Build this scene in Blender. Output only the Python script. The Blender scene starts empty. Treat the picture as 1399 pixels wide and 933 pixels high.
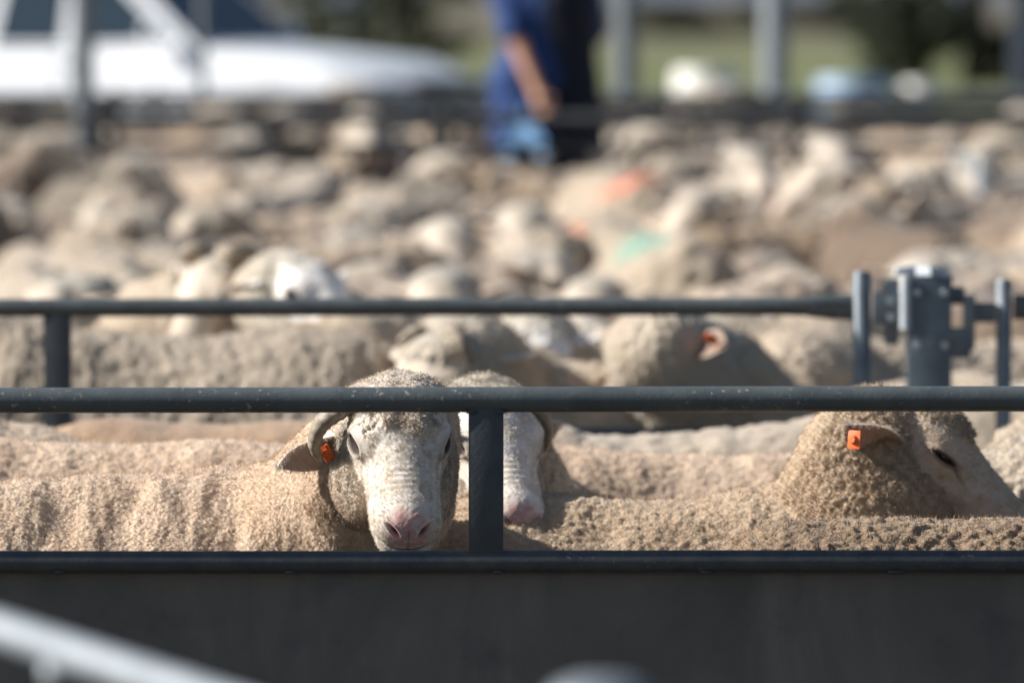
import bpy, bmesh, math, random
import numpy as np
from mathutils import Vector, Matrix

rnd = random.Random(7)
nr = np.random.RandomState(11)
SC = bpy.context.scene
COL = SC.collection

# ------------------------------------------------------------------ camera, sky, sun, exposure
CAM_Z = 1.64
FPX = 8500.0                      # focal length in pixels of the 1399 px wide photograph
cam_d = bpy.data.cameras.new('camera')
cam = bpy.data.objects.new('camera', cam_d)
COL.objects.link(cam)
cam.location = (0, 0, CAM_Z)
cam.rotation_euler = (math.radians(90) - math.atan(426.0 / FPX), 0, 0)
cam_d.sensor_width = 36.0
cam_d.lens = FPX / 1399.0 * 36.0
cam_d.clip_end = 9000
cam_d.clip_start = 0.2
cam_d.dof.use_dof = True
cam_d.dof.focus_distance = 10.3
cam_d.dof.aperture_fstop = 3.3
cam_d.dof.aperture_blades = 0
SC.camera = cam

SUN_DIR = Vector((-0.83, 0.0, 0.56)).normalized()     # towards the sun: high, from the left
world = bpy.data.worlds.new('World'); SC.world = world
world.use_nodes = True
wn = world.node_tree
bg = wn.nodes['Background']
sky = wn.nodes.new('ShaderNodeTexSky')
sky.sky_type = 'NISHITA'; sky.sun_disc = False
sky.sun_elevation = math.asin(SUN_DIR.z)
sky.sun_rotation = math.atan2(SUN_DIR.x, SUN_DIR.y)
wn.links.new(sky.outputs[0], bg.inputs[0])
bg.inputs[1].default_value = 0.05
sl = bpy.data.lights.new('sun', 'SUN'); sl.energy = 4.6; sl.angle = math.radians(0.5)
sl.color = (1.0, 0.965, 0.91)
so = bpy.data.objects.new('sun', sl); COL.objects.link(so)
so.rotation_euler = SUN_DIR.to_track_quat('Z', 'Y').to_euler()
so.location = (-8, 2, 12)
SC.view_settings.view_transform = 'Standard'
SC.view_settings.look = 'None'
SC.view_settings.exposure = 0.88
SC.view_settings.gamma = 1.0
SC.cycles.use_denoising = True
SC.cycles.max_bounces = 6
SC.cycles.diffuse_bounces = 3

# ------------------------------------------------------------------ helpers
def at(px, py, Y):
    "photograph pixel + distance -> point in the yard"
    return Vector(((px - 699.5) / FPX * Y, Y, CAM_Z - (py - 40.0) / FPX * Y))

def ground_z(y):
    t = min(max((y - 18.0) / 28.0, 0.0), 1.0)
    return 0.4 * t * t * (3 - 2 * t)

def tag(o, label=None, cat=None, group=None, kind=None):
    if label: o['label'] = label
    if cat: o['category'] = cat
    if group: o['group'] = group
    if kind: o['kind'] = kind
    return o

def empty(name, loc, label, cat, group=None, rz=0.0):
    o = bpy.data.objects.new(name, None); COL.objects.link(o)
    o.location = loc; o.rotation_euler = (0, 0, rz); o.empty_display_size = 0.1
    return tag(o, label, cat, group)

def link_mesh(name, me, mat, parent=None, smooth=True):
    if mat is not None:
        me.materials.clear(); me.materials.append(mat)
    if smooth:
        me.polygons.foreach_set('use_smooth', [True] * len(me.polygons))
    o = bpy.data.objects.new(name, me); COL.objects.link(o)
    if parent: o.parent = parent
    return o

def from_bm(name, bm, mat, parent=None, smooth=False, autosmooth=None):
    me = bpy.data.meshes.new(name)
    bm.normal_update(); bm.to_mesh(me); bm.free()
    if autosmooth is not None:
        me.polygons.foreach_set('use_smooth', [True] * len(me.polygons))
        me.set_sharp_from_angle(angle=math.radians(autosmooth))
        smooth = False
    return link_mesh(name, me, mat, parent, smooth)

def bm_box(bm, c, s, bev=0.0, rot=None):
    r = bmesh.ops.create_cube(bm, size=1.0)
    vs = r['verts']
    bmesh.ops.scale(bm, vec=s, verts=vs)
    if bev > 0:
        es = list({e for v in vs for e in v.link_edges})
        rb = bmesh.ops.bevel(bm, geom=es, offset=bev, segments=2, affect='EDGES', profile=0.6)
        vs = list({v for f in rb['faces'] for v in f.verts} | {v for v in vs if v.is_valid})
    if rot is not None:
        bmesh.ops.rotate(bm, cent=(0, 0, 0), matrix=rot, verts=vs)
    bmesh.ops.translate(bm, vec=c, verts=vs)
    return vs

def bm_tube(bm, pts, rad, n=16, cap=True, flat=None):
    "tube along points; rad number or list; flat = list of (a,b) scale for the ring"
    pts = [Vector(p) for p in pts]
    if not isinstance(rad, (list, tuple)): rad = [rad] * len(pts)
    rings = []
    up0 = Vector((0, 0, 1))
    prev = None
    for i, p in enumerate(pts):
        d = (pts[min(i + 1, len(pts) - 1)] - pts[max(i - 1, 0)]).normalized()
        if prev is None:
            u = up0 if abs(d.z) < 0.9 else Vector((1, 0, 0))
            a = d.cross(u).normalized()
        else:
            a = (prev - d * prev.dot(d)).normalized()
        prev = a
        b = d.cross(a).normalized()
        fa, fb = flat[i] if flat else (1, 1)
        rings.append([bm.verts.new(p + (a * math.cos(t) * fa + b * math.sin(t) * fb) * rad[i])
                      for t in [2 * math.pi * k / n for k in range(n)]])
    for r0, r1 in zip(rings, rings[1:]):
        for k in range(n):
            bm.faces.new((r0[k], r0[(k + 1) % n], r1[(k + 1) % n], r1[k]))
    if cap:
        bm.faces.new(rings[0][::-1]); bm.faces.new(rings[-1])
    return rings

def tube(name, pts, rad, mat, parent=None, n=16, flat=None):
    bm = bmesh.new(); bm_tube(bm, pts, rad, n, flat=flat)
    bmesh.ops.recalc_face_normals(bm, faces=bm.faces)
    return from_bm(name, bm, mat, parent, autosmooth=50)

def box(name, c, s, mat, parent=None, bev=0.0, rot=None):
    bm = bmesh.new(); bm_box(bm, c, s, bev, rot)
    return from_bm(name, bm, mat, parent, autosmooth=40)

# ------------------------------------------------------------------ materials
def new_mat(name):
    m = bpy.data.materials.new(name); m.use_nodes = True
    return m, m.node_tree, m.node_tree.nodes['Principled BSDF']

def N(nt, t, **kw):
    n = nt.nodes.new(t)
    for k, v in kw.items(): setattr(n, k, v)
    return n

def mixc(nt, fac, a, b, mode='MIX'):
    m = N(nt, 'ShaderNodeMix', data_type='RGBA', blend_type=mode)
    for sock, v in ((m.inputs[0], fac), (m.inputs[6], a), (m.inputs[7], b)):
        if hasattr(v, 'is_linked') or hasattr(v, 'links'): nt.links.new(v, sock)
        elif isinstance(v, (int, float)): sock.default_value = v
        else: sock.default_value = (*v, 1.0) if len(v) == 3 else v
    return m.outputs[2]

def mapr(nt, v, a, b, c=0.0, d=1.0):
    m = N(nt, 'ShaderNodeMapRange'); nt.links.new(v, m.inputs[0])
    m.inputs[1].default_value = a; m.inputs[2].default_value = b
    m.inputs[3].default_value = c; m.inputs[4].default_value = d
    return m.outputs[0]

def noise(nt, co, scale, detail=4, rough=0.55, dist=0.0):
    n = N(nt, 'ShaderNodeTexNoise'); n.inputs['Scale'].default_value = scale
    n.inputs['Detail'].default_value = detail; n.inputs['Roughness'].default_value = rough
    n.inputs['Distortion'].default_value = dist
    if co is not None: nt.links.new(co, n.inputs['Vector'])
    return n.outputs[0]

def stretch(nt, co, s):
    m = N(nt, 'ShaderNodeMapping'); nt.links.new(co, m.inputs[0]); m.inputs['Scale'].default_value = s
    return m.outputs[0]

def paint_mat(name, base, base2, rough=0.45, chips=0.0, chipcol=(0.35, 0.34, 0.31), metal=0.0, scale=12, bump=0.15, streak=False):
    m, nt, b = new_mat(name)
    tc = N(nt, 'ShaderNodeTexCoord'); co = tc.outputs['Object']
    n1 = noise(nt, co if not streak else stretch(nt, co, (1, 1, 0.25)), scale, 6, 0.65, 0.4)
    c = mixc(nt, mapr(nt, n1, 0.35, 0.68), base, base2)
    if chips > 0:
        n2 = noise(nt, co, 95, 5, 0.7)
        n3 = noise(nt, co, 7, 3, 0.5)
        mm = N(nt, 'ShaderNodeMath', operation='MULTIPLY')
        nt.links.new(mapr(nt, n2, 0.60, 0.66), mm.inputs[0]); nt.links.new(mapr(nt, n3, 0.66 - chips, 0.74 - chips), mm.inputs[1])
        c = mixc(nt, mm.outputs[0], c, chipcol)
    nt.links.new(c, b.inputs['Base Color'])
    nt.links.new(mapr(nt, noise(nt, co, 40, 4), 0.3, 0.7, rough - 0.1, rough + 0.15), b.inputs['Roughness'])
    b.inputs['Metallic'].default_value = metal
    bp = N(nt, 'ShaderNodeBump'); bp.inputs['Strength'].default_value = bump; bp.inputs['Distance'].default_value = 0.002
    nt.links.new(noise(nt, co, 160, 5, 0.6), bp.inputs['Height']); nt.links.new(bp.outputs[0], b.inputs['Normal'])
    return m

M = {}
M['rail'] = paint_mat('slate_painted_pipe', (0.060, 0.073, 0.078), (0.100, 0.115, 0.118), 0.36, 0.20, (0.30, 0.29, 0.26), scale=9, bump=0.3)
M['post'] = paint_mat('slate_painted_post', (0.036, 0.045, 0.055), (0.054, 0.065, 0.074), 0.5, 0.08, scale=14, bump=0.3)
M['lower'] = paint_mat('dusty_blue_black_pipe', (0.030, 0.040, 0.052), (0.066, 0.072, 0.076), 0.5, 0.14, (0.18, 0.16, 0.14), scale=20, bump=0.3)
M['galv'] = paint_mat('galvanised_steel', (0.44, 0.49, 0.53), (0.58, 0.63, 0.67), 0.5, 0.0, metal=0.15, scale=30)
M['galvmid'] = paint_mat('worn_galvanised_steel', (0.22, 0.25, 0.275), (0.31, 0.34, 0.37), 0.5, 0.0, metal=0.15, scale=30)
M['galvdull'] = paint_mat('dull_galvanised_steel', (0.14, 0.16, 0.18), (0.22, 0.245, 0.27), 0.5, 0.0, metal=0.3, scale=25)
M['gatepaint'] = paint_mat('grey_blue_gate_steel', (0.08, 0.105, 0.13), (0.16, 0.19, 0.215), 0.4, 0.10, metal=0.2, scale=12)
M['dark_steel'] = paint_mat('dark_pen_steel', (0.035, 0.04, 0.045), (0.075, 0.08, 0.085), 0.55, 0.0, scale=8)
M['timber'] = paint_mat('weathered_timber', (0.16, 0.13, 0.10), (0.27, 0.23, 0.19), 0.8, 0.0, scale=18)

def sheet_mat():
    m, nt, b = new_mat('dark_dusty_steel_sheet')
    tc = N(nt, 'ShaderNodeTexCoord'); co = tc.outputs['Object']
    n1 = noise(nt, stretch(nt, co, (1, 1, 0.45)), 3.4, 6, 0.62, 0.6)
    c = mixc(nt, mapr(nt, n1, 0.33, 0.7), (0.080, 0.076, 0.072), (0.180, 0.160, 0.138))
    n4 = noise(nt, stretch(nt, co, (1, 1, 0.12)), 22, 5, 0.6)
    c = mixc(nt, mapr(nt, n4, 0.62, 0.8, 0, 0.5), c, (0.12, 0.11, 0.10))
    n5 = noise(nt, co, 5.5, 4, 0.6)
    c = mixc(nt, mapr(nt, n5, 0.55, 0.75, 0, 0.7), c, (0.036, 0.044, 0.062))
    n6 = noise(nt, stretch(nt, co, (9, 1, 0.6)), 9, 3, 0.5, 1.5)
    c = mixc(nt, mapr(nt, n6, 0.70, 0.74, 0, 0.2), c, (0.17, 0.16, 0.15))
    v = N(nt, 'ShaderNodeTexVoronoi'); v.inputs['Scale'].default_value = 26; nt.links.new(co, v.inputs['Vector'])
    sp = mapr(nt, v.outputs['Distance'], 0.05, 0.075, 1, 0)
    gate = mapr(nt, v.outputs['Color'], 0.66, 0.68)
    mm = N(nt, 'ShaderNodeMath', operation='MULTIPLY'); nt.links.new(sp, mm.inputs[0]); nt.links.new(gate, mm.inputs[1])
    c = mixc(nt, mm.outputs[0], c, (0.22, 0.18, 0.14))
    nt.links.new(c, b.inputs['Base Color'])
    nt.links.new(mapr(nt, n4, 0.3, 0.7, 0.42, 0.62), b.inputs['Roughness'])
    bp = N(nt, 'ShaderNodeBump'); bp.inputs['Strength'].default_value = 0.5; bp.inputs['Distance'].default_value = 0.012
    nt.links.new(noise(nt, co, 5, 7, 0.55), bp.inputs['Height']); nt.links.new(bp.outputs[0], b.inputs['Normal'])
    return m
M['sheet'] = sheet_mat()

def flat_mat(name, col, rough=0.6, metal=0.0, var=0.15, scale=20, spec=0.5, bump=0.1):
    m, nt, b = new_mat(name)
    tc = N(nt, 'ShaderNodeTexCoord')
    n = noise(nt, tc.outputs['Object'], scale, 5, 0.6)
    c = mixc(nt, mapr(nt, n, 0.3, 0.7), tuple(x * (1 - var) for x in col), tuple(min(1, x * (1 + var)) for x in col))
    nt.links.new(c, b.inputs['Base Color'])
    b.inputs['Roughness'].default_value = rough; b.inputs['Metallic'].default_value = metal
    b.inputs['Specular IOR Level'].default_value = spec
    if bump:
        bp = N(nt, 'ShaderNodeBump'); bp.inputs['Strength'].default_value = bump; bp.inputs['Distance'].default_value = 0.003
        nt.links.new(noise(nt, tc.outputs['Object'], scale * 6, 4), bp.inputs['Height']); nt.links.new(bp.outputs[0], b.inputs['Normal'])
    return m

M['tag_orange'] = flat_mat('orange_ear_tag_plastic', (0.85, 0.17, 0.045), 0.45, scale=200, bump=0)
M['tag_yellow'] = flat_mat('yellow_ear_tag_plastic', (0.75, 0.6, 0.03), 0.45, scale=200, bump=0)
M['eye'] = flat_mat('dark_amber_eye', (0.014, 0.009, 0.006), 0.05, var=0.3, scale=300, bump=0)
M['pupil'] = flat_mat('black_pupil', (0.004, 0.004, 0.005), 0.05, bump=0)
M['horn'] = paint_mat('ridged_horn', (0.20, 0.155, 0.11), (0.36, 0.30, 0.23), 0.6, scale=60, bump=0.6)
M['lash'] = flat_mat('pale_eyelash', (0.6, 0.56, 0.5), 0.7, bump=0)
M['skin'] = flat_mat('sunburnt_skin', (0.52, 0.27, 0.17), 0.55, bump=0.05)
M['bluecloth'] = flat_mat('royal_navy_workwear', (0.011, 0.042, 0.155), 0.85, var=0.25, scale=15, bump=0.3)
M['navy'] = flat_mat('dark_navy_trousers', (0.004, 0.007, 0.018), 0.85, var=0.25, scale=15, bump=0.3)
M['rag'] = flat_mat('light_blue_cloth', (0.22, 0.42, 0.68), 0.85, scale=30, bump=0.3)
M['leather'] = flat_mat('brown_boot_leather', (0.10, 0.055, 0.03), 0.5)
M['felt'] = flat_mat('tan_felt_hat', (0.32, 0.25, 0.17), 0.9)
M['carwhite'] = flat_mat('white_car_paint', (0.70, 0.72, 0.75), 0.22, var=0.02, bump=0)
M['glass'] = flat_mat('dark_car_glass', (0.02, 0.035, 0.05), 0.05, var=0.1, bump=0)
M['rubber'] = flat_mat('tyre_rubber', (0.02, 0.02, 0.02), 0.8)
M['blacktrim'] = flat_mat('black_plastic_trim', (0.03, 0.032, 0.035), 0.5)
M['lamp'] = flat_mat('headlight_lens', (0.55, 0.58, 0.6), 0.1, bump=0)
M['chrome'] = flat_mat('alloy_rim', (0.5, 0.5, 0.52), 0.3, metal=0.8, bump=0)
M['whiteplastic'] = flat_mat('white_plastic', (0.72, 0.70, 0.66), 0.5)
M['blueplastic'] = flat_mat('pale_blue_plastic', (0.28, 0.40, 0.55), 0.5)
M['bark'] = flat_mat('grey_brown_bark', (0.11, 0.085, 0.065), 0.9, var=0.35, scale=4, bump=0.6)
M['leaf'] = flat_mat('dark_eucalypt_leaves', (0.035, 0.045, 0.022), 0.6, var=0.5, scale=1.2, bump=0)
M['leaf2'] = flat_mat('olive_scrub_leaves', (0.075, 0.075, 0.035), 0.6, var=0.5, scale=1.0, bump=0)

def ground_mat():
    m, nt, b = new_mat('trampled_yard_earth')
    tc = N(nt, 'ShaderNodeTexCoord'); co = tc.outputs['Object']
    c = mixc(nt, mapr(nt, noise(nt, co, 1.5, 8, 0.65), 0.3, 0.7), (0.05, 0.042, 0.034), (0.10, 0.085, 0.068))
    c = mixc(nt, mapr(nt, noise(nt, co, 30, 4, 0.7), 0.55, 0.7, 0, 0.8), c, (0.06, 0.05, 0.04))
    nt.links.new(c, b.inputs['Base Color']); b.inputs['Roughness'].default_value = 0.95
    bp = N(nt, 'ShaderNodeBump'); bp.inputs['Distance'].default_value = 0.02
    nt.links.new(noise(nt, co, 18, 8, 0.7), bp.inputs['Height']); nt.links.new(bp.outputs[0], b.inputs['Normal'])
    return m

def field_mat():
    m, nt, b = new_mat('paddock_grass')
    tc = N(nt, 'ShaderNodeTexCoord'); co = tc.outputs['Object']
    n1 = noise(nt, co, 0.05, 6, 0.6)
    green = mixc(nt, mapr(nt, noise(nt, co, 0.4, 6, 0.7), 0.3, 0.7), (0.085, 0.105, 0.030), (0.14, 0.145, 0.050))
    dry = mixc(nt, mapr(nt, n1, 0.35, 0.65), (0.125, 0.105, 0.065), (0.10, 0.092, 0.058))
    sep = N(nt, 'ShaderNodeSeparateXYZ'); nt.links.new(co, sep.inputs[0])
    ad = N(nt, 'ShaderNodeMath', operation='MULTIPLY_ADD'); nt.links.new(n1, ad.inputs[0]); ad.inputs[1].default_value = 160
    nt.links.new(sep.outputs[1], ad.inputs[2])
    c = mixc(nt, mapr(nt, ad.outputs[0], 330, 520), green, dry)
    nt.links.new(c, b.inputs['Base Color']); b.inputs['Roughness'].default_value = 0.95
    return m

# ------------------------------------------------------------------ setting: ground, paddock, hills
def grid_sheet(name, xs, ys, zf, mat):
    vs = [(x, y, zf(x, y)) for y in ys for x in xs]
    nx = len(xs)
    fs = [(j * nx + i, j * nx + i + 1, (j + 1) * nx + i + 1, (j + 1) * nx + i) for j in range(len(ys) - 1) for i in range(nx - 1)]
    me = bpy.data.meshes.new(name); me.from_pydata(vs, [], fs)
    o = link_mesh(name, me, mat)
    o['kind'] = 'structure'
    return o

def smooth(t): t = min(max(t, 0), 1); return t * t * (3 - 2 * t)
yard = grid_sheet('ground', [-400, -40, -20, -10, 0, 10, 20, 40, 400], list(np.linspace(-60, 17, 10)) + list(np.linspace(18, 46, 29)),
                  lambda x, y: ground_z(y), ground_mat())
field = grid_sheet('paddock', list(np.linspace(-900, 900, 61)), [46, 48, 60, 80, 110, 150, 200, 260, 330, 420, 520, 650, 800, 1000, 1300, 1700, 2200, 3000],
                   lambda x, y: 0.4 + 4.5 * smooth((y - 250) / 700.0) + (0.8 * math.sin(x * 0.011 + 1) * smooth((y - 300) / 400)), field_mat())
hm, hnt, hb = new_mat('haze_tinted_wooded_hills')
htc = N(hnt, 'ShaderNodeTexCoord')
hnt.links.new(mixc(hnt, mapr(hnt, noise(hnt, htc.outputs['Object'], 0.01, 8, 0.7), 0.35, 0.65), (0.06, 0.07, 0.105), (0.08, 0.09, 0.125)), hb.inputs['Base Color'])  # distance haze put into the colour: woodland tinted blue-grey
hb.inputs['Roughness'].default_value = 1.0
hills = grid_sheet('hills', list(np.linspace(-3500, 3500, 90)), [1900, 2300, 2700, 3100, 3500, 3900, 4300],
                   lambda x, y: -5 + smooth((y - 1900) / 2000) * (120 + 50 * math.sin(x * 0.0021 + 0.7) + 28 * math.sin(x * 0.0057) + 12 * math.sin(x * 0.013 + y * 0.002)), hm)

# ------------------------------------------------------------------ noise in numpy
def _h(ix, iy, iz, s):
    h = (ix.astype(np.int64) * 73856093) ^ (iy.astype(np.int64) * 19349663) ^ (iz.astype(np.int64) * 83492791) ^ (s * 2654435761)
    h = (h ^ (h >> 13)) * 1274126177
    h = h ^ (h >> 16)
    return (h & 0xFFFFFF).astype(np.float32) / 0xFFFFFF

def vnoise(p, s=0):
    i = np.floor(p).astype(np.int64); f = (p - i).astype(np.float32); f = f * f * (3 - 2 * f)
    out = 0
    for dx in (0, 1):
        wx = f[:, 0] if dx else 1 - f[:, 0]
        for dy in (0, 1):
            wy = f[:, 1] if dy else 1 - f[:, 1]
            for dz in (0, 1):
                wz = f[:, 2] if dz else 1 - f[:, 2]
                out = out + _h(i[:, 0] + dx, i[:, 1] + dy, i[:, 2] + dz, s) * wx * wy * wz
    return out * 2 - 1

def fbm(p, s=0, o=3):
    r = 0; a = 1.0; t = 0
    for k in range(o):
        r = r + a * vnoise(p * (2.03 ** k) + 17.3 * k, s + k); t += a; a *= 0.5
    return r / t

def worley(p, s=0):
    i = np.floor(p).astype(np.int64); best = np.full(len(p), 9.0, np.float32)
    for dx in (-1, 0, 1):
        for dy in (-1, 0, 1):
            for dz in (-1, 0, 1):
                a, b, c = i[:, 0] + dx, i[:, 1] + dy, i[:, 2] + dz
                q = np.stack([a + _h(a, b, c, s), b + _h(a, b, c, s + 7), c + _h(a, b, c, s + 13)], 1) - p
                best = np.minimum(best, np.sqrt(np.einsum('ij,ij->i', q, q)))
    return best

# ------------------------------------------------------------------ distance fields and mesher
def ell(p, c, r):
    q = p - np.array(c, np.float32); r = np.array(r, np.float32)
    q = q / r; k0 = np.sqrt(np.einsum('ij,ij->i', q, q)) + 1e-6
    q = q / r; k1 = np.sqrt(np.einsum('ij,ij->i', q, q)) + 1e-6
    return k0 * (k0 - 1) / k1

def cap(p, a, b, ra, rb):
    a = np.array(a, np.float32); b = np.array(b, np.float32)
    ba = b - a; pa = p - a
    h = np.clip((pa @ ba) / (ba @ ba), 0, 1)
    pa = pa - h[:, None] * ba
    return np.sqrt(np.einsum('ij,ij->i', pa, pa)) - (ra + (rb - ra) * h)

def smin(a, b, k):
    h = np.maximum(k - np.abs(a - b), 0) / k
    return np.minimum(a, b) - h * h * k * 0.25

def sm(ds, k):
    r = ds[0]
    for d in ds[1:]: r = smin(r, d, k)
    return r

def mesh_field(f, lo, hi, cell, project=2):
    "surface nets of f<0; returns verts, quads"
    lo = np.array(lo, np.float32); hi = np.array(hi, np.float32)
    n = np.ceil((hi - lo) / cell).astype(int) + 1
    gx, gy, gz = [lo[k] + np.arange(n[k], dtype=np.float32) * cell for k in range(3)]
    B = 6                                              # only blocks near the surface are sampled finely
    nb_ = -(-n // B)
    cx, cy, cz_ = [lo[k] + (np.arange(nb_[k], dtype=np.float32) * B + (B - 1) / 2) * cell for k in range(3)]
    C = np.stack(np.meshgrid(cx, cy, cz_, indexing='ij'), -1).reshape(-1, 3).astype(np.float32)
    dc = f(C)
    Vp = np.broadcast_to(np.sign(dc).astype(np.float32).reshape(nb_)[:, None, :, None, :, None], (nb_[0], B, nb_[1], B, nb_[2], B)).copy()
    near = np.where(np.abs(dc) < cell * B * 1.35)[0]
    off = np.stack(np.meshgrid(*[np.arange(B)] * 3, indexing='ij'), -1).reshape(-1, 3).astype(np.float32) * cell - (B - 1) / 2 * cell
    for k0 in range(0, len(near), 1200):
        nn_ = near[k0:k0 + 1200]
        r_ = f((C[nn_][:, None, :] + off[None]).reshape(-1, 3)).reshape(-1, B, B, B)
        a_, b_, c_ = np.unravel_index(nn_, nb_)
        Vp[a_, :, b_, :, c_, :] = r_
    V = Vp.reshape(nb_ * B)[:n[0], :n[1], :n[2]]
    c = (slice(None, -1), slice(1, None))
    ins = V < 0
    cnt = sum(ins[c[a], c[b], c[d]].astype(np.int8) for a in (0, 1) for b in (0, 1) for d in (0, 1))
    act = (cnt > 0) & (cnt < 8)
    idx = -np.ones(act.shape, np.int64); A = np.argwhere(act); idx[act] = np.arange(len(A))
    # mean of edge crossings
    acc = np.zeros((len(A), 3), np.float32); w = np.zeros(len(A), np.float32)
    cor = [(a, b, d) for a in (0, 1) for b in (0, 1) for d in (0, 1)]
    for p0 in cor:
        for ax in range(3):
            if p0[ax]: continue
            p1 = list(p0); p1[ax] = 1
            v0 = V[A[:, 0] + p0[0], A[:, 1] + p0[1], A[:, 2] + p0[2]]
            v1 = V[A[:, 0] + p1[0], A[:, 1] + p1[1], A[:, 2] + p1[2]]
            m = (v0 < 0) != (v1 < 0)
            t = np.where(m, v0 / np.where(m, v0 - v1, 1), 0)
            q = np.tile(np.array(p0, np.float32), (len(A), 1)); q[:, ax] += t
            acc[m] += q[m]; w[m] += 1
    vert = lo + (A + acc / w[:, None]) * cell
    quads = []
    for ax in range(3):
        s0 = [slice(None)] * 3; s1 = [slice(None)] * 3
        s0[ax] = slice(None, -1); s1[ax] = slice(1, None)
        a, b = ins[tuple(s0)], ins[tuple(s1)]
        E = np.argwhere(a != b)
        o1, o2 = [(1, 2), (2, 0), (0, 1)][ax]
        ok = (E[:, o1] > 0) & (E[:, o2] > 0) & (E[:, o1] < n[o1] - 1) & (E[:, o2] < n[o2] - 1)
        E = E[ok]
        def g(d1, d2):
            q = E.copy(); q[:, o1] -= d1; q[:, o2] -= d2
            return idx[q[:, 0], q[:, 1], q[:, 2]]
        Q = np.stack([g(1, 1), g(0, 1), g(0, 0), g(1, 0)], 1)
        inside_first = a[E[:, 0], E[:, 1], E[:, 2]]
        Q[~inside_first] = Q[~inside_first][:, ::-1]
        quads.append(Q)
    return vert, np.concatenate(quads)

def project(f, p, it=3, eps=0.0015, maxstep=0.01):
    p = p.copy()
    for _ in range(it):
        d = f(p)
        g = np.stack([f(p + np.array(e, np.float32) * eps) - d for e in ((1, 0, 0), (0, 1, 0), (0, 0, 1))], 1) / eps
        st = d[:, None] * g / np.maximum((g * g).sum(1), 0.2)[:, None]
        p -= np.clip(st, -maxstep, maxstep)
    return p

def to_mesh(name, verts, quads):
    me = bpy.data.meshes.new(name)
    me.vertices.add(len(verts)); me.vertices.foreach_set('co', verts.astype(np.float32).ravel())
    me.loops.add(quads.size); me.loops.foreach_set('vertex_index', quads.astype(np.int32).ravel())
    me.polygons.add(len(quads))
    me.polygons.foreach_set('loop_start', np.arange(0, quads.size, 4, dtype=np.int32))
    me.update(calc_edges=True); me.validate()
    return me

def get_co(me):
    a = np.empty(len(me.vertices) * 3, np.float32); me.vertices.foreach_get('co', a); return a.reshape(-1, 3)

def get_no(me):
    a = np.empty(len(me.vertices) * 3, np.float32); me.vertex_normals.foreach_get('vector', a); return a.reshape(-1, 3)

def subdiv(me, sel):
    "split the faces whose vertices are all selected (mask over verts)"
    bm = bmesh.new(); bm.from_mesh(me); bm.verts.ensure_lookup_table()
    faces = [f for f in bm.faces if all(sel[v.index] for v in f.verts)]
    es = list({e for f in faces for e in f.edges})
    bmesh.ops.subdivide_edges(bm, edges=es, cuts=1, use_grid_fill=True)
    bm.to_mesh(me); bm.free()

def set_attr(me, name, v):
    a = me.attributes.get(name) or me.attributes.new(name, 'FLOAT', 'POINT')
    a.data.foreach_set('value', v.astype(np.float32))

# ------------------------------------------------------------------ sheep
class Pose:
    def __init__(s, head, fwd, up=(0, 0, 1), hs=1.0, fleece=0.0, fat=1.0, earL=None, earR=None, neck_lift=0.0, back=0.0, pom=0.0, sq=1.0, eye_in=0.0085, earz=0.0):
        s.H = np.array(head, np.float32)
        f = Vector(fwd).normalized(); u = Vector(up); l = u.cross(f).normalized(); u = f.cross(l).normalized()
        s.R = np.array([list(f), list(l), list(u)], np.float32)      # rows: head axes in sheep space
        s.hs = hs; s.fl = fleece; s.fat = fat; s.earL = earL; s.earR = earR; s.nl = neck_lift; s.back = back; s.pom = pom; s.sq = sq; s.eye_in = eye_in; s.earz = earz
    def loc(s, p): return (p - s.H) @ s.R.T / s.hs
    def world(s, q): return (np.array(q, np.float32) * s.hs) @ s.R + s.H

def head_face(q):
    y = q * np.array([1, 0, 1], np.float32) + np.abs(q) * np.array([0, 1, 0], np.float32)
    ds = [ell(q, (-0.01, 0, -0.006), (0.088, 0.068, 0.062)), ell(q, (0.035, 0, 0.0), (0.075, 0.064, 0.056)),
          cap(y, (0.055, 0.017, -0.012), (0.185, 0.020, -0.030), 0.043, 0.032),
          cap(q, (0.03, 0, 0.024), (0.178, 0, -0.010), 0.043, 0.029),
          cap(y, (-0.02, 0.030, -0.062), (0.172, 0.010, -0.062), 0.040, 0.021),
          ell(q, (0.202, 0, -0.024), (0.031, 0.042, 0.030)), ell(q, (0.188, 0, -0.064), (0.036, 0.034, 0.022)),
          ell(y, (0.036, 0.046, 0.038), (0.030, 0.017, 0.010)), ell(y, (0.048, 0.047, 0.014), (0.030, 0.022, 0.024))]
    return sm(ds, 0.026)

def head_wool(q, pom=0.0):
    y = q * np.array([1, 0, 1], np.float32) + np.abs(q) * np.array([0, 1, 0], np.float32)
    ds = [ell(q, (-0.035, 0, 0.008), (0.066, 0.070, 0.047)), ell(q, (0.006, 0, 0.046), (0.044, 0.054, 0.024)),
          ell(y, (-0.04, 0.050, -0.035), (0.068, 0.048, 0.070)), ell(y, (0.030, 0.056, -0.070), (0.086, 0.036, 0.044)),
          ell(q, (-0.062, 0, -0.038), (0.068, 0.078, 0.074))]
    if pom: ds.append(ell(q, (0.035, 0, 0.040), (0.050, 0.060, 0.034 + pom)))
    return sm(ds, 0.02)

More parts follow.
